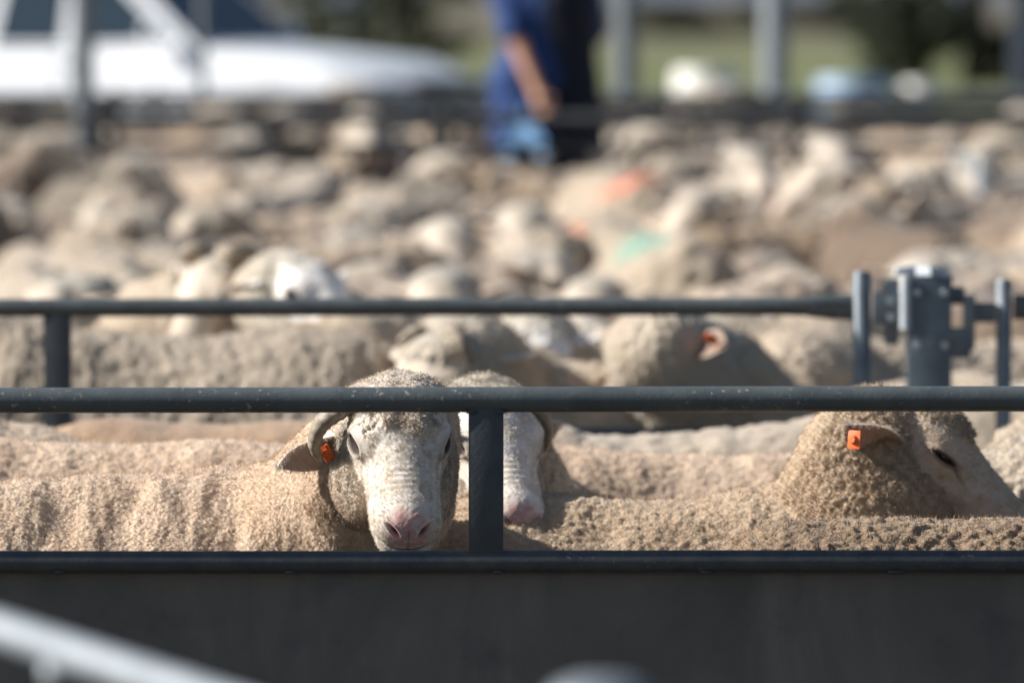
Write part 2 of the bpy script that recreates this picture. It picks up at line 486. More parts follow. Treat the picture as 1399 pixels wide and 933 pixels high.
def make_fields(P):
    fl, fat = P.fl, P.fat
    nb = np.array((0.36, 0, 0.665), np.float32)
    he = P.world((-0.045, 0, -0.055))
    mid = (nb + he) / 2 + np.array((0.02, 0, 0.02 + P.nl), np.float32)
    def wool(p):
        y = np.stack([p[:, 0], np.abs(p[:, 1]), p[:, 2]], 1)
        ds = [ell(p, (0.27, 0, 0.59), (0.26, 0.185 * fat, 0.235)), ell(p, (0.0, 0, 0.56), (0.42, 0.225 * fat, 0.235 + P.back)),
              ell(p, (-0.31, 0, 0.60), (0.25, 0.195 * fat, 0.215)),
              cap(p, (-0.40, 0, 0.735), (0.34, 0, 0.755), 0.075, 0.075),
              cap(p, nb, mid, 0.155, 0.125), cap(p, mid, he, 0.120, 0.084),
              cap(y, (0.33, 0.10, 0.50), (0.34, 0.10, 0.36), 0.085, 0.05), cap(y, (-0.38, 0.10, 0.55), (-0.42, 0.11, 0.36), 0.12, 0.055),
              cap(p, (-0.53, 0, 0.62), (-0.57, 0, 0.42), 0.045, 0.03)]
        d = sm(ds, 0.09)
        return smin(d, head_wool(P.loc(p), P.pom) * P.hs, 0.035) - fl
    def face(p):
        y = np.stack([p[:, 0], np.abs(p[:, 1]), p[:, 2]], 1)
        d = head_face(P.loc(p)) * P.hs
        legs = [cap(y, (0.33, 0.10, 0.45), (0.35, 0.10, 0.22), 0.045, 0.027), cap(y, (0.35, 0.10, 0.22), (0.335, 0.10, 0.03), 0.026, 0.021),
                ell(y, (0.35, 0.10, 0.022), (0.045, 0.030, 0.028)),
                cap(y, (-0.42, 0.11, 0.45), (-0.49, 0.11, 0.27), 0.05, 0.03), cap(y, (-0.49, 0.11, 0.27), (-0.455, 0.11, 0.03), 0.027, 0.022),
                ell(y, (-0.44, 0.11, 0.022), (0.045, 0.030, 0.028))]
        return np.minimum(d, sm(legs, 0.02))
    def full(p): return smin(wool(p), face(p), 0.012)
    return wool, face, full

def ear_geom(P, side, d, nrm, L=0.108, W=0.032):
    "leaf shaped cupped ear: verts, quads, pink mask; d and nrm (hollow side) in head space"
    d = Vector(d).normalized(); nrm = Vector(nrm); nrm = (nrm - d * nrm.dot(d)).normalized(); w = d.cross(nrm)
    base = Vector((-0.018, side * 0.078, 0.002 + P.earz))
    nu, nv = 16, 9
    vs = []; pk = []
    for layer in (0, 1):
        for i in range(nu):
            u = i / (nu - 1)
            hw = W * (0.42 + 0.58 * math.sin(min(1, u * 1.55 + 0.1) * math.pi / 2)) * (1 - max(0, (u - 0.45) / 0.55) ** 2.2) + 0.0015
            for j in range(nv):
                v = (j / (nv - 1) - 0.5) * 2
                cup = 0.016 * (1 - u * 0.5)
                th = 0.0060 * (1 - abs(v) ** 3) * (1 - u * 0.5) + 0.0006
                pt = base + d * (u * L) + w * (v * hw) + nrm * (cup * (v * v - 0.4) * (1.2 - u * 0.7) - 0.018 * u * u)
                pt += nrm * (th if layer == 0 else -th)
                if u < 0.3: pt += nrm * (-(0.3 - u) * 0.05 * (1 - v * v)) * (1 if layer else 0)
                vs.append(pt); pk.append((0.55 if layer == 0 else 0.10) * (1 - max(0, abs(v) - 0.7) / 0.3 * 0.8))
    q = []
    n1 = nu * nv
    for i in range(nu - 1):
        for j in range(nv - 1):
            a = i * nv + j
            q.append((a, a + 1, a + nv + 1, a + nv)); b = a + n1
            q.append((b, b + nv, b + nv + 1, b + 1))
    for i in range(nu - 1):
        for j in (0, nv - 1):
            a = i * nv + j; b = a + n1
            q.append((a, a + nv, b + nv, b) if j == 0 else (a, b, b + nv, a + nv))
    for j in range(nv - 1):
        a = (nu - 1) * nv + j; b = a + n1
        q.append((a, a + 1, b + 1, b))
    V = np.array([list(v) for v in vs], np.float32)
    return (V * P.hs) @ P.R + P.H, np.array(q), np.array(pk, np.float32)

EYE = np.array((0.062, 0.0575, 0.020), np.float32)

def head_detail(q, on, sq=1.0):
    "carve depth (head units) and colour masks from head-space position"
    ay = np.abs(q[:, 1])
    side = ay > 0.03
    near = np.abs(q[:, 0] - EYE[0]) < 0.06
    dx, dz = q[:, 0] - EYE[0], q[:, 2] - EYE[2]
    dz2 = dz + 0.10 * dx
    qe = np.sqrt((dx / 0.0155) ** 2 + ((dz2 + 0.001) / (0.0095 * sq)) ** 2)
    m = side & near
    d = np.zeros(len(q), np.float32); dark = np.zeros(len(q), np.float32); pink = np.zeros(len(q), np.float32)
    d += np.where(m, -0.012 * np.clip(1.25 - qe, 0, 1) * 1.2, 0)
    d += np.where(m, 0.0042 * np.exp(-((qe - 1.45) / 0.32) ** 2), 0)
    d += np.where(m & (dz > 0), 0.003 * np.exp(-((qe - 2.0) / 0.4) ** 2), 0)
    dark += np.where(m, np.clip(1.2 - qe, 0, 1) * 1.6, 0)
    dark += np.where(m, np.exp(-((qe - 1.0) / 0.30) ** 2) * 0.85 + 0.35 * np.exp(-((qe - 1.6) / 0.5) ** 2), 0)
    # tear groove in front of the eye
    tg = np.exp(-(((dx - 0.028) / 0.014) ** 2 + ((dz + 0.012 + (dx - 0.028) * 0.6) / 0.0035) ** 2))
    d += np.where(m, -0.003 * tg, 0); dark += np.where(m, 0.5 * tg, 0)
    # nostrils
    fr = q[:, 0] > 0.185
    ny, nz = ay - 0.0215, q[:, 2] + 0.014
    a = 0.75; u = ny * math.cos(a) + nz * math.sin(a); v = -ny * math.sin(a) + nz * math.cos(a)
    qn = np.sqrt((u / 0.0095) ** 2 + ((v + 11 * u * u) / 0.0036) ** 2)
    d += np.where(fr, -0.009 * np.clip(1.25 - qn, 0, 1), 0); dark += np.where(fr, np.clip(1.15 - qn, 0, 1) * 1.1, 0)
    d += np.where(fr, 0.0025 * np.exp(-((qn - 1.7) / 0.35) ** 2), 0)
    # mouth and philtrum
    zm = -0.049 - 0.004 * np.cos(ay * 60) - np.clip(0.2 - q[:, 0], 0, 1) * 0.05
    mo = np.exp(-((q[:, 2] - zm) / 0.0030) ** 2) * (q[:, 0] > 0.13)
    d -= 0.006 * mo; dark += 0.8 * mo
    ph = np.exp(-(q[:, 1] / 0.0022) ** 2) * (q[:, 2] < -0.012) * (q[:, 2] > -0.05) * (q[:, 0] > 0.2)
    d -= 0.0022 * ph; dark += 0.16 * ph
    # skin folds over the muzzle
    wr = np.exp(-((q[:, 0] - 0.150) / 0.025) ** 2) * (q[:, 2] > -0.04)
    d += 0.0006 * wr * np.sin((q[:, 0] + 0.35 * ay + 0.004 * vnoise(q / 0.02, 5)) * 2 * math.pi / 0.0105)
    # cheek hollow and face bone line
    d += -0.004 * np.exp(-(((q[:, 0] - 0.115) / 0.03) ** 2 + ((q[:, 2] + 0.035) / 0.014) ** 2)) * (ay > 0.025)
    pink += 1.1 * np.clip((q[:, 0] - 0.200) / 0.018, 0, 1) * np.clip((q[:, 2] + 0.052) / 0.01, 0, 1) * np.clip((0.034 - ay) / 0.012, 0, 1) * np.clip(0.75 + 0.8 * vnoise(q / 0.006, 8), 0, 1)
    pink += 0.5 * np.where(fr, np.exp(-((qn - 1.3) / 0.4) ** 2), 0)
    return d * on, np.clip(dark, 0, 1) * on, np.clip(pink, 0, 1) * on

def wool_disp(p, style, seed):
    "style: (clump size, depth, vertical stretch, fine depth)"
    cs, dep, st, fine, fold = style[:5]
    ps = p + 0.5 * cs * np.stack([vnoise(p / (cs * 2.2), seed), vnoise(p / (cs * 2.2), seed + 1), vnoise(p / (cs * 2.2), seed + 2)], 1)
    a = worley(ps / np.array([cs, cs, cs * st], np.float32), seed)
    b = worley(ps / np.array([cs * .45, cs * .45, cs * .45 * max(1, st * .7)], np.float32), seed + 5)
    d = dep * (0.55 - a) * 1.6 + fine * (0.55 - b) * 1.6
    if len(style) > 5:
        d2, a2 = wool_disp(p, style[5], seed + 60)
        k = np.clip((p[:, 0] - 0.34) / 0.12, 0, 1)
        d = d * (1 - k) + d2 * k; a = a * (1 - k) + a2 * k
    d += fold * fbm(p / np.array([0.055, 0.10, 0.25], np.float32), seed + 9, 3) + 0.014 * fbm(p / 0.17, seed + 20, 2)
    return d, a

def build_sheep_mesh(name, P, cell, style, seed, levels=0, detail=True, zcut=0.55):
    wool, face, full = make_fields(P)
    hb = P.H
    lo = np.array([min(-0.72, hb[0] - 0.36), min(-0.36, hb[1] - 0.36), -0.03]) - P.fl
    hi = np.array([max(0.62, hb[0] + 0.36), max(0.36, hb[1] + 0.36), max(0.95, hb[2] + 0.25)]) + P.fl
    v, qd = mesh_field(full, lo, hi, cell)
    me = to_mesh(name, v, qd)
    for lv in range(levels):
        co = get_co(me); q = P.loc(co)
        inhead = (np.abs(q[:, 0] - 0.08) < 0.19) & (np.abs(q[:, 1]) < 0.13) & (np.abs(q[:, 2]) < 0.16)
        if lv == 0: sel = (co[:, 2] > zcut) | inhead
        elif lv == 1: sel = ((co[:, 2] > zcut + 0.04) & (levels > 2)) | inhead
        else: sel = inhead & (q[:, 0] > 0.0)
        subdiv(me, sel)
        co = get_co(me); me.vertices.foreach_set('co', project(full, co, 1, maxstep=cell * 0.4).ravel()); me.update()
    co = project(full, get_co(me), 2, maxstep=0.004)
    me.vertices.foreach_set('co', co.ravel()); me.update()
    no = get_no(me)
    dw, df = wool(co), face(co)
    q = P.loc(co)
    w = np.clip(0.5 + (df - dw + 0.010 * vnoise(co / 0.012, seed) + 0.006 * vnoise(co / 0.004, seed + 3)) / 0.016, 0, 1)
    w = w * w * (3 - 2 * w)
    wd, tip = wool_disp(co, style, seed)
    inh = np.clip((head_wool(q, P.pom) < 0.05).astype(np.float32), 0, 1) * (q[:, 0] > -0.12) * (np.abs(q[:, 1]) < 0.14) * (np.abs(q[:, 2]) < 0.16)
    if style[0] > 0.010:
        hd, ht = wool_disp(co, (0.013, 0.006, 1.0, 0.002, 0.0), seed + 40)
        wd = np.where(inh > 0, hd, wd)
    hoof = (co[:, 2] < 0.055)
    d = w * (wd + 0.003)
    dark = np.zeros(len(co), np.float32); pink = dark.copy()
    if detail:
        on = (1 - w) * (np.abs(q[:, 0] - 0.1) < 0.2) * (np.abs(q[:, 1]) < 0.12) * (np.abs(q[:, 2]) < 0.15)
        hdsp, dark, pink = head_detail(q, on, P.sq)
        d = d + hdsp * P.hs + (1 - w) * 0.0009 * fbm(co / 0.012, seed, 3)
    dark = np.maximum(dark, hoof * 1.0)
    co = co + no * d[:, None]
    # ears
    ev = []; eq = []; ep = []
    base = len(co)
    for side, e in ((1, P.earL), (-1, P.earR)):
        if e is None: e = ((-0.35, side * 1.0, -0.12), (0.75, 0.0, -0.5))
        if e is False: continue
        a, b, c = ear_geom(P, side, e[0], e[1])
        eq.append(b + base); base += len(a); ev.append(a); ep.append(c)
    bm = bmesh.new()
    polys = [tuple(p.vertices) for p in me.polygons]
    allv = np.concatenate([co] + ev) if ev else co
    for b in eq: polys += [tuple(int(x) for x in r) for r in b]
    m2 = bpy.data.meshes.new(name); bm.free()
    m2.from_pydata(allv.tolist(), [], polys); m2.update()
    ne = sum(len(a) for a in ev)
    z = np.zeros(ne, np.float32)
    set_attr(m2, 'wool', np.concatenate([w, z])); set_attr(m2, 'dark', np.concatenate([dark, z]))
    set_attr(m2, 'pink', np.concatenate([pink] + ep) if ep else pink)
    set_attr(m2, 'tip', np.concatenate([tip, z + 1]))
    hw = np.clip(1.3 - np.linalg.norm(q - np.array([0.0, 0, -0.01]), axis=1) / 0.13 + 0.25 * vnoise(co / 0.03, 3), 0, 1)
    set_attr(m2, 'headw', np.concatenate([hw, z]))
    bpy.data.meshes.remove(me)
    m2.polygons.foreach_set('use_smooth', [True] * len(m2.polygons))
    set_attr(m2, 'rv', np.full(len(m2.vertices), 0.5))
    if ne: P.ear_data = (allv[len(co):], get_no(m2)[len(co):])
    return m2, (co, no, w, q, hw)

def wool_mat(name, c1, c2, tipc, facec=(0.60, 0.53, 0.45), mark=None, pinkc=(0.58, 0.36, 0.31), headc=(0.50, 0.46, 0.39), fine=1.0, rand=0.0, dirt=0.35):
    m, nt, b = new_mat(name)
    tc = N(nt, 'ShaderNodeTexCoord'); co = tc.outputs['Object']
    def attr(n):
        a = N(nt, 'ShaderNodeAttribute'); a.attribute_name = n; return a.outputs['Fac']
    c = mixc(nt, mapr(nt, noise(nt, co, 7, 5, 0.6, 0.5), 0.32, 0.68), c1, c2)
    c = mixc(nt, mapr(nt, noise(nt, stretch(nt, co, (1, 1, 0.35)), 34, 5, 0.7), 0.42, 0.7, 0, 0.38), c, tuple(x * 0.62 for x in c1))
    c = mixc(nt, mapr(nt, noise(nt, co, 3.1, 4, 0.6), 0.52, 0.72, 0, dirt), c, tipc)
    rv = N(nt, 'ShaderNodeMath', operation='MULTIPLY_ADD'); nt.links.new(attr('rv'), rv.inputs[0]); rv.inputs[1].default_value = 0.28; rv.inputs[2].default_value = 0.86
    hv = N(nt, 'ShaderNodeHueSaturation'); nt.links.new(c, hv.inputs['Color']); nt.links.new(rv.outputs[0], hv.inputs['Value']); c = hv.outputs['Color']
    if rand:
        oi = N(nt, 'ShaderNodeObjectInfo')
        hsv = N(nt, 'ShaderNodeHueSaturation'); nt.links.new(c, hsv.inputs['Color'])
        nt.links.new(mapr(nt, oi.outputs['Random'], 0, 1, 1 - rand, 1 + rand), hsv.inputs['Value'])
        nt.links.new(mapr(nt, oi.outputs['Random'], 0, 1, 1.15, 0.8), hsv.inputs['Saturation'])
        c = hsv.outputs['Color']
    if mark:
        (mx, my, mz), mr, mc = mark
        vm = N(nt, 'ShaderNodeVectorMath', operation='DISTANCE'); nt.links.new(co, vm.inputs[0]); vm.inputs[1].default_value = (mx, my, mz)
        ad = N(nt, 'ShaderNodeMath', operation='MULTIPLY_ADD'); nt.links.new(noise(nt, co, 25, 4, 0.7), ad.inputs[0]); ad.inputs[1].default_value = 0.10
        nt.links.new(vm.outputs['Value'], ad.inputs[2])
        c = mixc(nt, mapr(nt, ad.outputs[0], mr + 0.02, mr + 0.08, 0.72, 0), c, mc)
    c = mixc(nt, attr('headw'), c, headc)
    fn = noise(nt, co, 38, 5, 0.65)
    fc = mixc(nt, mapr(nt, fn, 0.40, 0.72), facec, (facec[0] * 0.80, facec[1] * 0.70, facec[2] * 0.58))
    fc = mixc(nt, mapr(nt, noise(nt, co, 14, 4, 0.6), 0.58, 0.72, 0, 0.7), fc, (0.55, 0.40, 0.27))
    c = mixc(nt, attr('wool'), fc, c)
    c = mixc(nt, attr('pink'), c, pinkc)
    c = mixc(nt, attr('dark'), c, (0.055, 0.035, 0.03))
    nt.links.new(c, b.inputs['Base Color'])
    b.inputs['Roughness'].default_value = 0.92
    b.inputs['Specular IOR Level'].default_value = 0.15
    b.inputs['Sheen Weight'].default_value = 0.25
    b.inputs['Sheen Roughness'].default_value = 0.5
    v = N(nt, 'ShaderNodeTexVoronoi'); v.inputs['Scale'].default_value = 150
    nt.links.new(co, v.inputs['Vector'])
    n5 = noise(nt, co, 330, 4, 0.7)
    s = N(nt, 'ShaderNodeMath', operation='SUBTRACT'); nt.links.new(n5, s.inputs[0]); nt.links.new(v.outputs['Distance'], s.inputs[1])
    bp = N(nt, 'ShaderNodeBump'); bp.inputs['Distance'].default_value = 0.0022
    nt.links.new(s.outputs[0], bp.inputs['Height'])
    nt.links.new(mapr(nt, attr('wool'), 0, 1, 0.22, 0.9 * fine), bp.inputs['Strength'])
    nt.links.new(bp.outputs[0], b.inputs['Normal'])
    return m

TONES = {
    'tan': wool_mat('tan_fleece', (0.30, 0.215, 0.14), (0.40, 0.295, 0.20), (0.23, 0.165, 0.11), rand=0.30),
    'cream': wool_mat('cream_fleece', (0.33, 0.265, 0.20), (0.44, 0.365, 0.28), (0.27, 0.21, 0.15), rand=0.30),
    'grey': wool_mat('grey_fleece', (0.23, 0.195, 0.155), (0.32, 0.275, 0.22), (0.15, 0.125, 0.10), rand=0.30),
    'brown': wool_mat('dusty_brown_fleece', (0.17, 0.125, 0.092), (0.26, 0.195, 0.145), (0.10, 0.075, 0.055), rand=0.30),
}

def fuzz(name, data, P, mat, parent, n, length, seed, facen=0, zmin=0.6, width=0.0007, clump=0.0042):
    co, no, w, q, hwv = data
    r = np.random.RandomState(seed)
    cand = np.where((w > 0.6) & (co[:, 2] > zmin))[0]
    pick = r.choice(cand, min(n, len(cand)), replace=len(cand) < n)
    L = np.full(len(pick), length)
    if facen:
        cf = np.where((w < 0.3) & (np.abs(q[:, 0] - 0.09) < 0.16) & (np.abs(q[:, 1]) < 0.11) & (np.abs(q[:, 2]) < 0.12) &
                      ~((q[:, 0] > 0.195) & (np.abs(q[:, 1]) < 0.03)) & (co[:, 2] > zmin))[0]
        eyed = np.sqrt((q[cf, 0] - EYE[0]) ** 2 + (np.abs(q[cf, 1]) - EYE[1]) ** 2 + (q[cf, 2] - EYE[2]) ** 2)
        cf = cf[eyed > 0.024]
        pf = r.choice(cf, facen)
        pick = np.concatenate([pick, pf]); L = np.concatenate([L, np.full(facen, 0.0042)])
    isf = np.arange(len(pick)) >= (len(pick) - facen) if facen else np.zeros(len(pick), bool)
    p = co[pick] + r.normal(0, 0.0011, (len(pick), 3)); nn = no[pick]; hwp = hwv[pick]
    if facen and hasattr(P, 'ear_data'):
        ec, en = P.ear_data; k = r.choice(len(ec), 9000)
        p = np.concatenate([p, ec[k] + r.normal(0, 0.0022, (9000, 3))]); nn = np.concatenate([nn, en[k]])
        L = np.concatenate([L, np.full(9000, 0.0062)]); isf = np.concatenate([isf, np.ones(9000, bool)]); hwp = np.concatenate([hwp, np.full(9000, 0.4)])
        pick = np.concatenate([pick, np.zeros(9000, int)])
    lean = np.stack([vnoise(p / clump, seed + k) for k in (1, 2, 3)], 1) * 0.6 + np.stack([vnoise(p / 0.0022, seed + k) for k in (4, 5, 6)], 1) * 0.45 + np.array([0, 0, -0.35])
    fdir = P.R[0]                                     # face hair lies towards the muzzle
    lean = np.where(isf[:, None], fdir * 1.5 + lean * 0.4, lean)
    d = nn + lean; d /= np.linalg.norm(d, axis=1)[:, None]
    L = L * r.uniform(0.55, 1.25, len(pick))
    s = np.cross(d, r.normal(0, 1, (len(pick), 3))); s /= np.linalg.norm(s, axis=1)[:, None]
    hw = (width * 0.5 * np.where(isf, 0.6, 1.0))[:, None]
    curl = np.cross(d, s) * (L * r.uniform(-0.5, 0.5, len(pick)))[:, None]
    p0 = p - d * 0.0015; p1 = p + d * (L * 0.55)[:, None] + curl * 0.35; p2 = p + d * (L * 0.85)[:, None] + curl
    V = np.stack([p0 - s * hw, p0 + s * hw, p1 + s * hw * .8, p1 - s * hw * .8, p2], 1).reshape(-1, 3)
    k = np.arange(len(pick)) * 5
    me = bpy.data.meshes.new(name)
    loops = np.stack([k, k + 1, k + 2, k + 3, k + 3, k + 2, k + 4], 1)
    me.vertices.add(len(V)); me.vertices.foreach_set('co', V.astype(np.float32).ravel())
    me.loops.add(loops.size); me.loops.foreach_set('vertex_index', loops.astype(np.int32).ravel())
    me.polygons.add(2 * len(pick))
    st = np.stack([np.arange(len(pick)) * 7, np.arange(len(pick)) * 7 + 4], 1)
    me.polygons.foreach_set('loop_start', st.astype(np.int32).ravel())
    me.update(calc_edges=True)
    wv = np.repeat(np.where(isf, 0.0, 1.0), 5)
    set_attr(me, 'wool', wv); set_attr(me, 'pink', wv * 0); set_attr(me, 'dark', wv * 0); set_attr(me, 'tip', wv); set_attr(me, 'headw', np.repeat(hwp, 5))
    set_attr(me, 'rv', np.repeat(r.uniform(0, 1, len(pick)), 5))
    o = link_mesh(name, me, mat, parent, smooth=True); o['kind'] = 'stuff'
    return o

def ball(name, c, r, mat, parent, sc=(1, 1, 1), seg=24, rot=None):
    bm = bmesh.new(); bmesh.ops.create_uvsphere(bm, u_segments=seg, v_segments=seg // 2, radius=r)
    bmesh.ops.scale(bm, vec=sc, verts=bm.verts)
    if rot is not None: bmesh.ops.rotate(bm, cent=(0, 0, 0), matrix=rot, verts=bm.verts)
    bmesh.ops.translate(bm, vec=c, verts=bm.verts)
    return from_bm(name, bm, mat, parent, smooth=True)

def Rm(P):  # head axes as a rotation matrix
    return Matrix([list(P.R[0]), list(P.R[1]), list(P.R[2])]).transposed()

def add_eyes(P, parent, lash=False):
    for s in (1, -1):
        c = P.world((EYE[0], s * (EYE[1] - P.eye_in), EYE[2]))
        e = ball('eye', tuple(c), 0.0145 * P.hs, M['eye'], parent, (1.05, 1, 1))
        c2 = P.world((EYE[0] + 0.002, s * (EYE[1] + 0.0122 - P.eye_in), EYE[2]))
        ball('pupil', tuple(c2), 0.0036 * P.hs, M['pupil'], e, (1.7, 0.7, 0.8), 12, Rm(P))
        if lash:
            bm = bmesh.new()
            for k in range(34):
                t = (k / 33 - 0.5) * 2
                x0 = EYE[0] + t * 0.0165; z0 = EYE[2] + 0.0105 * math.sqrt(max(0, 1 - t * t)) - 0.1 * t * 0.0165
                a = Vector(P.world((x0, s * (EYE[1] + 0.003), z0)))
                b = Vector(P.world((x0 + t * 0.005 + 0.001 * math.sin(k * 3), s * (EYE[1] + 0.014), z0 - 0.002 - 0.002 * math.sin(k * 1.7))))
                m = (a + b) / 2 + Vector(P.world((0, 0, 0.003))) - Vector(P.H)
                bm_tube(bm, [a, m, b], [0.0006, 0.0005, 0.0002], 4)
            o = from_bm('eyelashes', bm, M['lash'], e); o['kind'] = 'stuff'

def ear_tag(P, side, e, parent, mat='tag_orange', u=0.35, size=1.0, off=(0, 0, 0), face=None):
    d = Vector(e[0]).normalized(); nrm = Vector(e[1]); nrm = (nrm - d * nrm.dot(d)).normalized(); w = d.cross(nrm)
    c = Vector((-0.018, side * 0.078, 0.002 + P.earz)) + d * (0.125 * u) + nrm * 0.012 + Vector(off)
    bm = bmesh.new()
    bm_box(bm, (0, 0, 0), (0.026 * size, 0.034 * size, 0.0035), 0.0016)
    bmesh.ops.create_cone(bm, segments=14, radius1=0.009 * size, radius2=0.006 * size, depth=0.006, cap_ends=True, matrix=Matrix.Translation((0, 0, 0.0045)))
    n2 = Vector(face) if face else nrm
    n2 = n2.normalized(); d2 = (d - n2 * d.dot(n2)).normalized()
    mt = Matrix([list(d2), list(n2.cross(d2)), list(n2)]).transposed()
    hm_ = Rm(P)
    for v in bm.verts:
        v.co = (hm_ @ ((mt @ v.co) + c)) * P.hs + Vector(P.H) if False else hm_ @ ((mt @ v.co + c) * P.hs) + Vector([float(x) for x in P.H])
    return from_bm('ear_tag', bm, M[mat], parent, autosmooth=40)

def horn(P, side, parent, turns=0.8, r0=0.016, R=0.045, base=(-0.015, 0.055, 0.055), tilt=0.0):
    bm = bmesh.new(); pts = []; rad = []
    nseg = 46
    for i in range(nseg):
        t = i / (nseg - 1)
        a = t * turns * 2 * math.pi
        rr = R * (1 - 0.25 * t)
        x = base[0] - rr * math.sin(a); z = base[2] - R + rr * math.cos(a); y = base[1] + 0.055 * t + 0.012 * math.sin(a)
        pts.append(Vector([float(k) for k in P.world((x, side * y, z))]))
        rad.append(P.hs * (r0 * (1 - t) ** 0.6 * (1 + 0.07 * math.sin(i * 1.9)) + 0.002))
    bm_tube(bm, pts, rad, 14, flat=[(1, 0.75)] * nseg)
    bmesh.ops.recalc_face_normals(bm, faces=bm.faces)
    return from_bm('horn', bm, M['horn'], parent, smooth=True)

def horn_path(P, pts, rads, parent):
    bm = bmesh.new(); out = []; rr = []
    pts = [Vector(p) for p in pts]; n = len(pts)
    for i in range(n - 1):
        p0, p1, p2, p3 = pts[max(i - 1, 0)], pts[i], pts[i + 1], pts[min(i + 2, n - 1)]
        for k in range(10):
            t = k / 10
            c = 0.5 * ((2 * p1) + (p2 - p0) * t + (2 * p0 - 5 * p1 + 4 * p2 - p3) * t * t + (3 * p1 - p0 - 3 * p2 + p3) * t ** 3)
            out.append(Vector([float(x) for x in P.world(c)])); rr.append(P.hs * (rads[i] * (1 - t) + rads[i + 1] * t) * (1 + 0.06 * math.sin(len(out) * 1.7)))
    bm_tube(bm, out, rr, 14, flat=[(1, 0.7)] * len(out))
    bmesh.ops.recalc_face_normals(bm, faces=bm.faces)
    return from_bm('horn', bm, M['horn'], parent, smooth=True)

STY_SHORN = (0.0080, 0.0019, 1.7, 0.0009, 0.014)
STY_KNOB = (0.015, 0.0085, 1.1, 0.0028, 0.004)
STY_WOOLLY = (0.030, 0.020, 2.4, 0.006, 0.018)
STY_FAR = (0.050, 0.022, 1.5, 0.006, 0.030)

def hero(name, label, xy, yaw, scale, headw, fwd, up=(0, 0, 1), mat=None, cell=0.010, levels=0, style=STY_SHORN, seed=1,
         tags=(), horns=(), eyes=True, lash=False, group=None, fz=0, facen=0, fzl=0.008, zcut=0.62, cat='sheep', **kw):
    "headw: world position of the skull centre"
    z0 = ground_z(xy[1])
    Rz = Matrix.Rotation(-yaw, 3, 'Z')
    hl = Rz @ (Vector(headw) - Vector((xy[0], xy[1], z0))) / scale
    P = Pose(hl, Rz @ Vector(fwd), Rz @ Vector(up), **kw)
    root = empty(name, (xy[0], xy[1], z0), label, cat, group, yaw); root.scale = (scale,) * 3
    me, data = build_sheep_mesh('body', P, cell, style, seed, levels, True, zcut)
    link_mesh('body', me, mat, root)
    if fz: fuzz('wool_fibres', data, P, mat, root, fz, fzl, seed, facen)
    if eyes: add_eyes(P, root, lash)
    for t in tags:
        side, m_, u, sz, off, fc = t
        e = (P.earL if side > 0 else P.earR) or ((-0.35, side * 1.0, -0.12), (0.75, 0.0, -0.5))
        ear_tag(P, side, e, root, m_, u, sz, off, fc)
    for h in horns:
        if isinstance(h[0], int): horn(P, h[0], root, *h[1:])
        else: horn_path(P, h[0], h[1], root)
    return root
TEST = False
QUICK = False
#@@HEROES@@
# ------------------------------------------------------------------ the sheep one can see well
MAT_A = wool_mat('warm_shorn_fleece', (0.56, 0.395, 0.27), (0.67, 0.52, 0.385), (0.43, 0.28, 0.17), facec=(0.76, 0.70, 0.63), pinkc=(0.66, 0.36, 0.32), dirt=0.3)
MAT_B = wool_mat('pale_shorn_fleece', (0.54, 0.42, 0.30), (0.64, 0.54, 0.42), (0.42, 0.30, 0.20), facec=(0.76, 0.71, 0.66), pinkc=(0.62, 0.36, 0.33))
MAT_C = wool_mat('dusty_knotted_fleece', (0.44, 0.31, 0.20), (0.54, 0.41, 0.285), (0.32, 0.215, 0.13), facec=(0.50, 0.41, 0.33), headc=(0.36, 0.29, 0.21))
MAT_D = wool_mat('brown_knotted_fleece', (0.22, 0.145, 0.09), (0.34, 0.24, 0.155), (0.14, 0.095, 0.062))
MAT_G = wool_mat('grey_staple_fleece', (0.38, 0.31, 0.235), (0.50, 0.42, 0.33), (0.29, 0.225, 0.16))
MAT_H = wool_mat('warm_beige_fleece', (0.46, 0.365, 0.265), (0.58, 0.48, 0.37), (0.34, 0.25, 0.17))
SH = (0.020, 0.007, 1.4, 0.002, 0.008)
MAT_I = wool_mat('beige_fleece_dark_ear', (0.46, 0.365, 0.265), (0.58, 0.48, 0.37), (0.34, 0.25, 0.17), facec=(0.48, 0.41, 0.34), pinkc=(0.12, 0.030, 0.012))
MAT_GW = wool_mat('cream_fleece_white_face', (0.46, 0.38, 0.28), (0.58, 0.50, 0.39), (0.34, 0.26, 0.18), facec=(0.86, 0.84, 0.82), pinkc=(0.34, 0.17, 0.15))
MAT_E = wool_mat('ginger_dusty_fleece', (0.33, 0.205, 0.125), (0.43, 0.295, 0.19), (0.24, 0.15, 0.09))

ALLH = 'sheep standing in the front pen'
MIDH = 'sheep close behind the second rail'
def dh(fwd, up, v):
    "world vector -> head axes"
    f = Vector(fwd).normalized(); l = Vector(up).cross(f).normalized(); u = f.cross(l)
    v = Vector(v); return (v.dot(f), v.dot(l), v.dot(u))

